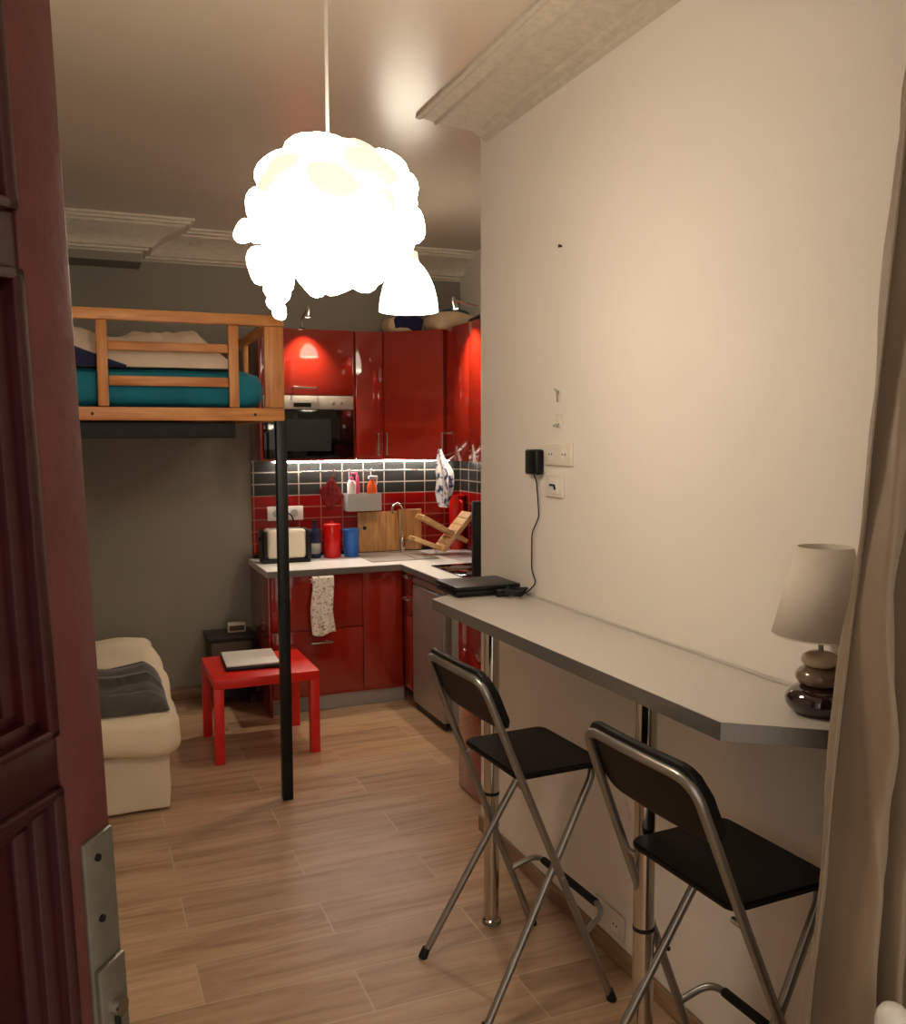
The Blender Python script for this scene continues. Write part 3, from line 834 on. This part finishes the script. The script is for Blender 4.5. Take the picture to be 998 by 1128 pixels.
tag(box('plinth', M['grey_plastic'], 1.034, 1.89, YFR + 0.05, YFR + 0.066, 0.0, 0.099), 'pale grey plinth board under the red base cabinets', 'plinth')

FR = thing('fridge', 'small silver under-counter fridge beside the red drawer stack', 'fridge', (2.15, 5.0, 0))
box('cabinet', M['grey_plastic'], 1.935, 2.46, 4.735, 5.255, 0.04, 0.84, FR, 0.006)
dd = MB().box(1.882, 1.932, 4.735, 5.255, 0.05, 0.79, 0.008, 3).build('door', M['steel'], FR)
box('top_trim', M['steel'], 1.882, 1.934, 4.735, 5.255, 0.797, 0.838, FR, 0.006, label='lighter strip over the door')
MB().box(1.872, 1.884, 4.75, 4.775, 0.45, 0.72, 0.004).build('handle', M['steel'], dd)
for x, y in ((1.95, 4.76), (1.95, 5.22), (2.42, 4.76), (2.42, 5.22)):
    MB().lathe([(0.018, 0.0), (0.018, 0.042)], x, y, 12).build('foot', M['black'], FR)
box('kick_grille', M['black'], 1.90, 1.915, 4.75, 5.24, 0.008, 0.048, FR, 0.002)

EC = thing('end_cabinet', 'tall red end cabinet at the wall corner under the bar end', 'kitchen cabinet', (1.95, 3.8, 0))
box('carcass', M['red_body'], 1.678, 2.5, 3.60, 3.975, 0.0, 0.86, EC, 0.001)
box('door', M['red'], 1.658, 1.677, 3.598, 3.978, 0.004, 0.858, EC, 0.002)
box('top', M['worktop'], 1.655, 2.515, 3.595, 3.982, 0.861, 0.90, EC, 0.002)

WT = thing('worktop', 'white L-shaped kitchen worktop on the red base cabinets', 'worktop', (1.8, 5.7, 0.88))
MB().prism([(1.005, 5.372), (1.852, 5.372), (1.852, 3.992), (2.517, 3.992), (2.517, 6.006), (1.005, 6.006)], 0.86, 0.90, 0.002).build('slab', M['worktop'], WT, smooth=20)
MB().box(1.005, 1.853, 5.3695, 5.372, 0.860, 0.8965).build('front_edge', M['edge_band'], WT)
MB().box(1.8495, 1.852, 3.992, 5.372, 0.860, 0.8965).build('side_edge', M['edge_band'], WT)
box('upstand', M['black'], 1.04, 2.50, 5.99, 6.008, 0.9005, 0.925, WT)

SK = thing('kitchen_sink', 'stainless steel inset sink in the white worktop corner', 'sink', (1.92, 5.75, 0.9))
mb = MB()
mb.box(1.70, 2.16, 5.50, 5.53, 0.9005, 0.908, 0.002); mb.box(1.70, 2.16, 5.90, 5.95, 0.9005, 0.908, 0.002)
mb.box(1.70, 1.73, 5.53, 5.90, 0.9005, 0.908, 0.002); mb.box(2.02, 2.16, 5.53, 5.90, 0.9005, 0.908, 0.002)
mb.build('rim', M['steel'], SK)
box('bowl', M['steel'], 1.732, 2.018, 5.532, 5.898, 0.9002, 0.903, SK)
TP = thing('kitchen_tap', 'chrome mixer tap with tall hooked spout behind the sink', 'tap', (2.05, 5.92, 0.9))
MB().lathe([(0.024, 0.9085), (0.024, 0.915), (0.017, 0.92), (0.017, 1.0), (0.013, 1.01)], 2.05, 5.925, 20).build('body', M['chrome'], TP)
MB().tube([(2.05, 5.925, 1.0), (2.05, 5.925, 1.20)] + arc((2.012, 5.915, 1.20), 0.04, 0, PI * 0.98, 10, (1, 0.25, 0), (0, 0, 1)) + [(1.972, 5.905, 1.17)], 0.009, 12).build('spout', M['chrome'], TP)
MB().tube([(2.05, 5.915, 0.975), (2.075, 5.88, 0.985), (2.09, 5.86, 0.995)], 0.006, 10).build('lever', M['chrome'], TP)
HB = thing('hob', 'black glass hob set in the white worktop near the fridge', 'hob', (2.22, 4.95, 0.9))
box('glass', M['glass_black'], 1.985, 2.48, 4.62, 5.20, 0.9005, 0.907, HB, 0.002)
for x, y in ((2.12, 4.78), (2.12, 5.05), (2.36, 4.78), (2.36, 5.05)):
    MB().lathe([(0.07, 0.9072), (0.07, 0.9078)], x, y, 28).build('heating_zone', M['dark_wood'], HB)

# black television edge-on over the end cabinet
TV = thing('television', 'black flat television standing upright over the red end cabinet, seen from its edge', 'television', (2.0, 3.9, 0.9))
box('casing', M['black'], 1.705, 2.42, 3.885, 3.93, 0.945, 1.395, TV, 0.006)
box('screen', M['glass_black'], 1.735, 2.40, 3.881, 3.886, 0.965, 1.375, TV)
box('stand', M['black'], 1.95, 2.2, 3.80, 3.97, 0.9005, 0.915, TV, 0.004)
box('neck', M['black'], 2.04, 2.11, 3.90, 3.925, 0.914, 0.95, TV)

# ------------------------------------------------------------------ wall units
Z0, Z1, YU = 1.55, 2.37, 5.65
W1 = thing('wall_cabinet', 'red wall cabinet with flap door over the built-in microwave', 'kitchen cabinet', (1.34, 5.8, 1.55))
box('side_panel', M['red'], 1.034, 1.052, YU, 6.005, Z0, Z1, W1, 0.001)
box('side_panel', M['red'], 1.632, 1.648, YU + 0.02, 6.005, Z0, Z1, W1, 0.001)
box('carcass', M['red_body'], 1.053, 1.631, YU + 0.02, 6.005, 1.962, Z1, W1, 0.001)
box('bottom', M['red_body'], 1.053, 1.631, YU + 0.02, 6.005, Z0, 1.562, W1, 0.001)
a = box('door', M['red'], 1.054, 1.63, YU, YU + 0.019, 1.965, Z1, W1, 0.002); handle_h(a, 1.243, 1.388, YU, 2.005)
MW = thing('microwave_oven', 'built-in black glass microwave with stainless control strip among the red wall cabinets', 'microwave', (1.34, 5.8, 1.57))
box('body', M['black'], 1.056, 1.628, YU + 0.03, 5.99, 1.564, 1.958, MW)
a = box('control_panel', M['steel'], 1.056, 1.63, YU - 0.006, YU + 0.028, 1.872, 1.957, MW, 0.002, label='stainless control strip')
for x in (1.50, 1.55):
    MB().tube([(x, YU - 0.006, 1.912), (x, YU - 0.012, 1.912)], 0.009, 14).build('button', M['chrome'], a)
box('display', M['glass_black'], 1.245, 1.355, YU - 0.0085, YU - 0.005, 1.886, 1.912, a)
dd = box('door', M['glass_black'], 1.056, 1.63, YU - 0.006, YU + 0.028, 1.564, 1.868, MW, 0.002)
box('door_window', M['black'], 1.16, 1.48, YU - 0.0075, YU - 0.005, 1.61, 1.81, dd, 0.0, label='dull viewing pane')
W2 = thing('wall_cabinet', 'narrow red wall cabinet door between microwave and angled corner cabinet', 'kitchen cabinet', (1.74, 5.8, 1.55))
box('carcass', M['red_body'], 1.652, 1.836, YU + 0.02, 6.005, Z0, Z1, W2, 0.001)
a = box('door', M['red'], 1.650, 1.829, YU, YU + 0.019, Z0, Z1, W2, 0.002); handle_v(a, 1.79, YU, 1.585, 1.72)
W3 = thing('corner_wall_cabinet', 'angled red corner wall cabinet with one wide glossy door', 'kitchen cabinet', (2.1, 5.7, 1.55))
pA, pB = Vector((1.836, 5.648)), Vector((2.135, 5.352))
dd_ = (pB - pA).normalized(); nn_ = Vector((dd_.y, -dd_.x))
if nn_.y > 0: nn_ = -nn_
MB().prism([(1.84, 5.675), (2.155, 5.36), (2.518, 5.36), (2.518, 6.005), (1.84, 6.005)], Z0, Z1).build('carcass', M['red_body'], W3)
q0, q1 = pA + dd_ * 0.004, pB - dd_ * 0.004
ang = math.atan2(dd_.y, dd_.x)
a = MB().prism([q0, q1, q1 - nn_ * 0.018, q0 - nn_ * 0.018], Z0, Z1, 0.002).build('door', M['red'], W3)
h0 = q0 + dd_ * 0.03
MB().tube(bend([(h0.x, h0.y, 1.585), (h0.x + nn_.x * 0.03, h0.y + nn_.y * 0.03, 1.585), (h0.x + nn_.x * 0.03, h0.y + nn_.y * 0.03, 1.725), (h0.x, h0.y, 1.725)], 0.008), 0.006, 10).build('handle', M['chrome'], a)
W4 = thing('wall_cabinet', 'red wall cabinet on the side wall where the printed cloth hangs', 'kitchen cabinet', (2.33, 5.0, 1.55))
box('carcass', M['red_body'], 2.158, 2.518, 4.56, 5.352, Z0, Z1, W4, 0.001)
a = box('door', M['red'], 2.138, 2.157, 4.962, 5.350, Z0, Z1, W4, 0.002); handle_v(a, 2.138, 5.315, 1.585, 1.72, (-1, 0))
a = box('door', M['red'], 2.138, 2.157, 4.56, 4.958, Z0, Z1, W4, 0.002); handle_v(a, 2.138, 4.60, 1.585, 1.72, (-1, 0))
LD = thing('under_cabinet_light', 'thin glowing strip light under the red wall cabinets', 'light', (1.8, 5.93, 1.545))
MB().box(1.18, 2.44, 5.955, 5.975, 1.530, 1.54, 0.003).build('diffuser', M['led'], LD)
box('housing', M['white_plastic'], 1.17, 2.45, 5.95, 5.98, 1.5405, 1.5495, LD, 0.002)

# cabinet spot lamps
def spot(x, y, dx, dy, label):
    t = thing('cabinet_spotlight', label, 'spotlight', (x, y, 2.37), 'spotlights over the wall cabinets')
    bx, by = x - dx * 0.16, y - dy * 0.16
    MB().lathe([(0.018, 2.3705), (0.018, 2.38)], bx, by, 16).build('base', M['black'], t)
    MB().tube(bend([(bx, by, 2.378), (bx, by, 2.45), (x, y, 2.475)], 0.03), 0.005, 8).build('arm', M['chrome'], t)
    tx, ty = dx * 0.012, dy * 0.012
    MB().tube([(x + tx, y + ty, 2.495), (x + tx, y + ty, 2.47), (x, y, 2.43)], [0.009, 0.016, 0.020], 18).build('lamp_head', M['chrome'], t)
    MB().tube([(x, y, 2.431), (x, y, 2.427)], [0.017, 0.017], 16).build('lens', M['spot_glow'], t)
    return t
spot(1.318, 5.535, 0, -1, 'tiny chrome spotlight over the flap door above the microwave')
spot(2.02, 4.88, -1, 0, 'tiny chrome spotlight over the side wall cabinet beside the stored bags')

# things stored over the wall units
b1 = thing('storage_bag', 'pale bag with dark navy patch lying on the corner wall cabinet', 'bag', (1.95, 5.66, 2.37))
MB().soft((1.86, 5.62, 2.371), (2.12, 5.80, 2.475), 0.045, 12, 0.012, 8, 2.0).build('bag_body', M['beige_bag'], b1, smooth=70)
MB().soft((1.90, 5.605, 2.385), (2.09, 5.64, 2.468), 0.03, 12, 0.03, 14, 4.0).build('patch', M['navy'], b1, smooth=70)
b2 = MB().soft((2.09, 5.36, 2.371), (2.46, 5.62, 2.485), 0.05, 14, 0.035, 6, 8.0).build('cloth_bag', M['beige_bag'], smooth=70)
tag(b2, 'crumpled plain beige cloth bag lying flat on the wall cabinets', 'bag')
b3 = MB().soft((2.26, 5.66, 2.371), (2.48, 5.95, 2.54), 0.06, 12, 0.025, 7, 11.0).build('cloth_bundle', M['teal_bag'], smooth=70)
tag(b3, 'dark teal cloth bundle behind the beige bags on the wall cabinets', 'bundle')
b4 = MB().soft((2.24, 5.0, 2.371), (2.40, 5.24, 2.43), 0.03, 10, 0.01, 8, 6.0).build('pouch', M['black'], smooth=70)
tag(b4, 'small black pouch on the side wall cabinet by its spotlight', 'pouch')

# ------------------------------------------------------------------ things on and above the worktop
TO = thing('toaster', 'cream toaster with black ends on the white worktop', 'toaster', (1.22, 5.80, 0.9))
MB().box(1.075, 1.325, 5.70, 5.86, 0.925, 1.115, 0.025, 4).build('body', M['cream_metal'], TO)
for x0, x1 in ((1.045, 1.076), (1.324, 1.358)):
    MB().box(x0, x1, 5.695, 5.865, 0.915, 1.11, 0.015, 3).build('end_cap', M['black'], TO)
box('base', M['black'], 1.05, 1.352, 5.70, 5.86, 0.9005, 0.926, TO, 0.004)
for y in (5.745, 5.80):
    box('slot', M['black'], 1.10, 1.30, y, y + 0.022, 1.113, 1.1165, TO)
MB().box(1.030, 1.046, 5.765, 5.795, 1.04, 1.065, 0.004).build('lever', M['black'], TO)
sk = thing('kitchen_socket', 'white double socket on the red wall tiles behind the toaster', 'socket', (1.25, 6.0, 1.19))
MB().box(1.135, 1.375, 5.998, 6.0095, 1.145, 1.24, 0.004).build('cover_plate', M['white_plastic'], sk)
for x in (1.195, 1.315):
    o = MB().tube([(x, 5.9965, 1.192), (x, 5.9985, 1.192)], 0.026, 20).build('outlet', M['grey_plastic'], sk)
MB().tube(bend([(1.27, 5.99, 1.195), (1.29, 5.96, 1.18), (1.30, 5.93, 1.12), (1.30, 5.92, 0.925)], 0.03), 0.006, 8).build('plug_lead', M['black'], sk)
DB2 = thing('dark_bottle', 'dark purple bottle with pale label between toaster and red canister', 'bottle', (1.43, 5.87, 0.9))
MB().lathe([(0.034, 0.9005), (0.036, 0.91), (0.036, 1.06), (0.03, 1.085), (0.014, 1.10), (0.014, 1.13)], 1.425, 5.88, 22).build('body', M['navy'], DB2, smooth=60)
MB().lathe([(0.0365, 0.93), (0.0365, 1.0)], 1.425, 5.88, 22, cap=False).build('label_band', M['grey_plastic'], DB2, solid=0.001)
MB().lathe([(0.016, 1.128), (0.016, 1.15)], 1.425, 5.88, 16).build('cap', M['black'], DB2)
CA = thing('canister', 'tall red lidded canister on the worktop beside the blue cup', 'canister', (1.53, 5.85, 0.9))
MB().lathe([(0.054, 0.9005), (0.057, 0.906), (0.057, 1.095), (0.055, 1.10)], 1.535, 5.86, 30).build('body', M['red_plastic'], CA, smooth=60)
MB().lathe([(0.059, 1.10), (0.059, 1.118), (0.052, 1.126), (0.012, 1.128), (0.012, 1.14), (0.002, 1.142)], 1.535, 5.86, 30).build('lid', M['red_plastic'], CA, smooth=50)
CU = thing('blue_cup', 'plain blue plastic beaker standing beside the red canister', 'cup', (1.66, 5.85, 0.9))
MB().lathe([(0.045, 0.9005), (0.047, 0.905), (0.054, 1.075), (0.056, 1.082), (0.052, 1.08), (0.046, 0.95), (0.001, 0.93)], 1.662, 5.85, 28).build('beaker', M['blue'], CU, smooth=60)
MB().lathe([(0.0565, 1.074), (0.0575, 1.080), (0.0565, 1.086)], 1.662, 5.85, 28, cap=False).build('rim', M['blue'], CU, solid=0.002)
CB = thing('chopping_board', 'wooden chopping board with a round dark hole leaning on the red tiles', 'chopping board', (1.92, 5.95, 0.9))
rx = Matrix.Rotation(math.radians(-6), 3, 'X')
piv = Vector((1.9, 5.955, 0.91))
MB().box(1.745, 2.035, 5.945, 5.965, 0.91, 1.185, 0.006, 3, rot=rx, piv=piv).build('board', M['board'], CB)
MB().tube([rx @ (Vector((1.79, 5.943, 1.075)) - piv) + piv, rx @ (Vector((1.79, 5.9455, 1.075)) - piv) + piv], 0.0135, 18).build('hole', M['black'], CB)
cb2 = MB().box(2.04, 2.21, 5.965, 5.985, 0.91, 1.195, 0.006, 3).build('tall_board', M['board'])
tag(cb2, 'second taller wooden board upright behind the tap', 'chopping board')
# dish rack
RK = thing('dish_rack', 'folding bamboo dish rack crossed in an X beside the sink', 'dish rack', (2.28, 5.75, 0.9))
def slat_panel(p, q, w0, w1, n, name):
    """Slatted panel between edge points p and q (x, z), slats running from y=w0 to w1."""
    p, q = Vector(p), Vector(q)
    d = q - p
    ang = math.atan2(d.y, d.x)
    rot = Matrix.Rotation(-ang, 3, 'Y')
    mid = (p + q) / 2
    L = d.length
    for y in (w0, w1 - 0.016):
        f = MB().box(mid.x - L / 2, mid.x + L / 2, y, y + 0.016, mid.y - 0.013, mid.y + 0.013, 0.002, rot=rot, piv=Vector((mid.x, y, mid.y))).build('side_bar', M['bamboo'], RK)
    for k in range(n):
        c = p + d * ((k + 0.5) / n)
        MB().box(c.x - L / n * 0.46, c.x + L / n * 0.46, w0 + 0.001, w1 - 0.001, c.y + 0.009, c.y + 0.017, 0.002, rot=rot, piv=Vector((c.x, 0, c.y))).build(name, M['bamboo'], f)
slat_panel((2.235, 0.925), (2.46, 1.175), 5.62, 5.80, 6, 'slat')
slat_panel((2.10, 1.165), (2.42, 0.985), 5.64, 5.78, 6, 'slat')
slat_panel((2.045, 1.02), (2.26, 0.935), 5.64, 5.78, 4, 'slat')
rc = thing('red_jug', 'bright red plastic jug behind the bamboo dish rack', 'jug', (2.44, 5.85, 0.9))
MB().lathe([(0.046, 0.9005), (0.05, 0.91), (0.055, 1.24), (0.06, 1.285), (0.055, 1.283), (0.05, 1.23), (0.04, 0.93), (0.001, 0.92)], 2.462, 5.935, 26).build('jug_body', M['red_plastic'], rc, smooth=60)
MB().tube(bend([(2.462, 5.877, 1.25), (2.462, 5.825, 1.24), (2.462, 5.83, 1.06), (2.462, 5.883, 1.04)], 0.03), 0.009, 10).build('handle', M['red_plastic'], rc)
# hanging rail with basket, bottles and oven glove
HR = thing('hanging_rail', 'thin chrome rail along the black tiles over the worktop', 'rail', (1.75, 5.98, 1.47))
MB().tube([(1.36, 5.965, 1.468), (2.18, 5.965, 1.468)], 0.006, 10).build('bar', M['chrome'], HR)
for x in (1.40, 1.77, 2.14):
    MB().tube([(x, 5.965, 1.468), (x, 6.009, 1.468)], 0.008, 10).build('bracket', M['chrome'], HR)
BK = thing('rail_basket', 'pale grey plastic basket hooked on the chrome rail', 'basket', (1.775, 5.93, 1.25))
bk = MB()
def wallbox(b, x0, x1, y0, y1, z0, z1, t):
    b.box(x0, x1, y0, y0 + t, z0, z1, 0.002); b.box(x0, x1, y1 - t, y1, z0, z1, 0.002)
    b.box(x0, x0 + t, y0 + t, y1 - t, z0, z1, 0.002); b.box(x1 - t, x1, y0 + t, y1 - t, z0, z1, 0.002)
    b.box(x0 + t, x1 - t, y0 + t, y1 - t, z0, z0 + t, 0.0)
wallbox(bk, 1.648, 1.885, 5.87, 5.985, 1.20, 1.318, 0.004)
bk.build('tub', M['grey_plastic'], BK)
for x in (1.69, 1.845):
    MB().tube(bend([(x, 5.982, 1.31), (x, 5.982, 1.475), (x, 5.966, 1.482), (x, 5.955, 1.472)], 0.008), 0.003, 8).build('hook', M['grey_plastic'], BK)
SB = thing('soap_bottle', 'white bottle with pink pump standing in the rail basket', 'bottle', (1.685, 5.92, 1.21))
MB().lathe([(0.027, 1.2045), (0.029, 1.21), (0.029, 1.385), (0.02, 1.405), (0.011, 1.41)], 1.69, 5.92, 22).build('body', M['white_plastic'], SB, smooth=60)
MB().lathe([(0.013, 1.409), (0.013, 1.43), (0.005, 1.432), (0.005, 1.455)], 1.69, 5.92, 14).build('cap', M['pink'], SB)
MB().tube([(1.685, 5.92, 1.455), (1.725, 5.90, 1.452)], 0.006, 8).build('pump_head', M['pink'], SB)
PB = MB().lathe([(0.016, 1.2045), (0.017, 1.36), (0.012, 1.40), (0.008, 1.44), (0.002, 1.442)], 1.735, 5.935, 16).build('brush_tube', M['pink'], smooth=60)
tag(PB, 'slim pink tube standing beside the white bottle in the basket', 'tube')
SP = thing('spray_bottle', 'orange spray bottle with white trigger in the rail basket', 'bottle', (1.84, 5.925, 1.21))
MB().lathe([(0.032, 1.2045), (0.034, 1.21), (0.034, 1.36), (0.022, 1.395), (0.012, 1.41)], 1.835, 5.925, 22).build('body', M['orange'], SP, smooth=60)
MB().box(1.81, 1.875, 5.912, 5.938, 1.408, 1.435, 0.006).build('trigger_head', M['white_plastic'], SP)
MB().tube([(1.868, 5.925, 1.41), (1.872, 5.925, 1.385), (1.862, 5.925, 1.365)], 0.004, 8).build('trigger', M['white_plastic'], SP)
PH = thing('pot_holder', 'dark red quilted pot holder hanging from the chrome rail', 'pot holder', (1.57, 5.96, 1.47))
def pot(u, w):
    a = (u - 0.5) * 2; b_ = (w - 0.5) * 2
    # square held by one corner
    x = 1.558 + (a * 0.050 - b_ * 0.036)
    z = 1.318 + (a * 0.046 + b_ * 0.068)
    return Vector((x, 5.968 - 0.012 * math.cos(a * 1.4) + 0.004 * math.sin(a * 9) * math.sin(b_ * 9), z))
MB().surf(pot, 18, 18).build('pad', M['dark_red'], PH, solid=0.009, smooth=60)
MB().tube(bend([(1.572, 5.955, 1.425), (1.577, 5.957, 1.478), (1.587, 5.966, 1.479), (1.585, 5.966, 1.43)], 0.008), 0.0025, 6).build('loop', M['dark_red'], PH)

# tea towel over the drawer handle
TT = MB()
def towel(u, w):
    x = 1.272 + 0.128 * u + 0.008 * math.sin(w * 7) - 0.010 * w * (1 - 2 * u) * 0.8
    s = w * 0.42
    if s < 0.05:
        z = 0.815 + s * 0.6; y = 5.376
    elif s < 0.075:
        a = (s - 0.05) / 0.025 * PI
        z = 0.846 + 0.009 * math.sin(a); y = 5.371 - 0.011 * (1 - math.cos(a)) / 2 - 0.002
    else:
        z = 0.846 - (s - 0.075); y = 5.356 - 0.006 * math.sin(u * 15) * min(1, (s - 0.075) * 6) - 0.012 * min(1, (s - 0.07) * 5)
    if s > 0.075:
        z -= 0.012 * math.sin(u * 5)* w
    return Vector((x, y, z))
TT.surf(towel, 22, 60)
tag(TT.build('tea_towel', M['tea_towel'], solid=0.003, smooth=70), 'white speckled tea towel hanging over the upper drawer handle', 'towel')
# printed cloth on the side cabinet handle
CL = MB()
def cloth(u, w):
    z = 1.622 - 0.36 * w
    half = 0.024 + 0.09 * min(1, w * 2.6) * (1.0 if w < 0.72 else 1 - (w - 0.72) * 1.9)
    a = u * 2 * PI
    f = 1 + 0.28 * math.sin(a * 5 + w * 4) * min(1, w * 4)
    y = 5.295 - 0.065 * min(1, w * 3) + half * f * math.cos(a) * 0.8 + 0.012 * math.sin(w * 9)
    x = 2.085 + half * 0.3 * f * math.sin(a)
    return Vector((x, y, z))
CL.surf(cloth, 48, 40)
bmesh.ops.remove_doubles(CL.bm, verts=CL.bm.verts, dist=1e-5)
bmesh.ops.holes_fill(CL.bm, edges=[e for e in CL.bm.edges if e.is_boundary], sides=0)
tag(CL.build('kitchen_cloth', M['blue_cloth'], smooth=70), 'bunched blue and white printed cloth hanging from the side cabinet handle', 'cloth')

# ------------------------------------------------------------------ pendant lamps
PC = Vector((0.553, 2.1, 2.212))
PD = thing('pendant_lamp', 'big glowing round pendant lamp of overlapping white petals', 'pendant lamp', (PC.x, PC.y, PC.z))
MB().tube([(PC.x, PC.y, PC.z + 0.17), (PC.x, PC.y, ZC - 0.03)], 0.0042, 10).build('cord', M['white_plastic'], PD)
MB().lathe([(0.045, ZC - 0.045), (0.05, ZC - 0.03), (0.05, ZC - 0.001)], PC.x, PC.y, 24).build('ceiling_rose', M['white_plastic'], PD)
MB().ellipsoid(PC, (0.135, 0.135, 0.145), 28, 18).build('inner_globe', M['pendant_glow'], PD, smooth=70)
def petal(c, nrm, r, cup=0.35, roll=0.0, up=False):
    nrm = nrm.normalized()
    t = nrm.cross(Vector((0, 0, 1)))
    if t.length < 0.05:
        t = Vector((1, 0, 0))
    t.normalize()
    b = nrm.cross(t)
    t, b = t * math.cos(roll) + b * math.sin(roll), b * math.cos(roll) - t * math.sin(roll)
    mb = MB()
    def f(u, w):
        a = 2 * PI * u
        rr = r * w * (1 + 0.10 * math.sin(3 * a + roll))
        p = c + t * (rr * math.cos(a)) + b * (rr * math.sin(a)) + nrm * (cup * r * (0.5 - w * w) + 0.18 * r * w * w * math.cos(2 * a))
        return p
    mb.surf(f, 20, 5)
    bmesh.ops.remove_doubles(mb.bm, verts=mb.bm.verts, dist=1e-5)
    return mb.build('petal', M['pendant_upper' if up else 'pendant_glow'], PD, solid=0.0012, smooth=80)
NP = 46
for i in range(NP):
    z = 1 - 2 * (i + 0.5) / NP
    ph = i * 2.399963
    d = Vector((math.sqrt(1 - z * z) * math.cos(ph), math.sqrt(1 - z * z) * math.sin(ph), z))
    k = 0.165 + random.uniform(-0.012, 0.012)
    if z > 0.86: k = 0.155
    if z < -0.6: k = 0.148
    tilt = Vector((random.uniform(-1, 1), random.uniform(-1, 1), random.uniform(-1, 1))) * 0.28
    petal(PC + d * k, d + tilt, random.uniform(0.058, 0.070), 0.4, random.uniform(0, 6), (z > 0.5 and i % 5 != 2) or (z > 0.1 and i % 3 == 0))
# camera-right in the room plane = across the view; the odd petals that stick out
rt = Vector((0.925, -0.38, 0))
for off, up, r, nz in ((-0.198, -0.035, 0.028, 0.0), (-0.165, 0.03, 0.04, 0.3), (0.185, -0.02, 0.045, 0.0), (0.165, 0.06, 0.05, 0.4), (-0.14, -0.125, 0.048, -0.4), (-0.122, -0.165, 0.036, -0.2), (-0.127, -0.197, 0.024, 0.0), (-0.118, -0.222, 0.018, 0.0), (-0.16, -0.11, 0.045, -0.2), (0.02, -0.135, 0.05, -0.6), (0.075, -0.125, 0.05, -0.5), (0.12, -0.10, 0.052, -0.5), (-0.04, -0.135, 0.05, -0.6), (0.03, -0.12, 0.052, 0.0), (0.09, -0.11, 0.05, 0.0), (0.15, -0.065, 0.052, 0.0), (0.155, 0.02, 0.055, 0.0), (0.13, 0.1, 0.055, 0.3), (-0.12, 0.1, 0.055, 0.3)):
    petal(PC + rt * off + Vector((0, 0, up)), rt.cross(Vector((0, 0, 1))) + Vector((0, 0, nz * 0.4)) + rt * (0.3 if off > 0 else -0.3), r, 0.4, off * 30)

MX, MY = 1.62, 4.55
BL = thing('bell_pendant', 'small glowing bell-shaped white pendant lamp hanging in the kitchen', 'pendant lamp', (MX, MY, 2.36))
MB().tube([(MX, MY, 2.645), (MX, MY, ZC - 0.02)], 0.004, 8).build('cord', M['white_plastic'], BL)
MB().lathe([(0.04, ZC - 0.04), (0.045, ZC - 0.02), (0.045, ZC - 0.001)], MX, MY, 20).build('ceiling_rose', M['white_plastic'], BL)
bell = [(0.154, 2.352), (0.153, 2.37), (0.147, 2.42), (0.132, 2.48), (0.108, 2.535), (0.078, 2.58), (0.056, 2.603)]
MB().lathe(bell, MX, MY, 40, cap=False).build('bell_shade', M['bell_glow'], BL, solid=0.003, smooth=70)
MB().lathe([(0.056, 2.603), (0.050, 2.625), (0.047, 2.655), (0.01, 2.657)], MX, MY, 32, cap=False).build('neck', M['bell_neck'], BL, solid=0.003, smooth=70)
M['bulb'] = glow('lit_bulb', (1.0, 0.82, 0.66), 330.0)
MB().ellipsoid((MX, MY, 2.47), (0.03, 0.03, 0.04), 20, 12).build('bulb', M['bulb'], BL, smooth=70)

# ------------------------------------------------------------------ light
def add_light(name, kind, loc, power, color, **kw):
    l = bpy.data.lights.new(name, kind)
    l.energy = power
    l.color = color
    for k, v in kw.items():
        setattr(l, k, v)
    o = bpy.data.objects.new(name, l)
    COL.objects.link(o)
    o.location = loc
    return o
def aim(o, to):
    o.rotation_euler = (Vector(to) - Vector(o.location)).to_track_quat('-Z', 'Y').to_euler()
s = add_light('spot_light_flap', 'SPOT', (1.318, 5.535, 2.422), 42.0, (1, 0.82, 0.58), spot_size=math.radians(88), spot_blend=1.0, shadow_soft_size=0.015)
aim(s, (1.318, 5.63, 1.8))
s = add_light('spot_light_side', 'SPOT', (2.02, 4.88, 2.422), 42.0, (1, 0.82, 0.58), spot_size=math.radians(88), spot_blend=1.0, shadow_soft_size=0.015)
aim(s, (2.12, 4.88, 1.8))

w = bpy.data.worlds.new('ambient_fill')  # even warm ambient fill, added to brighten the room; no real source
sc.world = w
w.use_nodes = True
bg = w.node_tree.nodes['Background']
bg.inputs['Color'].default_value = (1.0, 0.88, 0.74, 1)
bg.inputs['Strength'].default_value = 0.95

# ------------------------------------------------------------------ camera
cam = bpy.data.cameras.new('camera')
co = bpy.data.objects.new('camera', cam)
COL.objects.link(co)
r_ = Vector((0.92503706, -0.37986265, -0.00328841))
u_ = Vector((0.03457530, 0.07557048, 0.99654084))
f_ = Vector((0.37830014, 0.92195090, -0.08303936))
mw = Matrix((r_, u_, -f_)).transposed().to_4x4()
mw.translation = Vector((0, 0, 1.70))
co.matrix_world = mw
cam.sensor_fit = 'HORIZONTAL'
cam.sensor_width = 36.0
cam.lens = 36.0 * 1000.0 / 998.0
cam.clip_start = 0.03
sc.camera = co

vs = sc.view_settings
sc.display_settings.display_device = 'sRGB'
vs.view_transform = 'Standard'
vs.look = 'None'
vs.gamma = 1.0
vs.use_curve_mapping = False
vs.exposure = 0.3
try:
    sc.cycles.use_denoising = True
    sc.cycles.max_bounces = 8
    sc.cycles.sample_clamp_indirect = 4.0
except Exception:
    pass
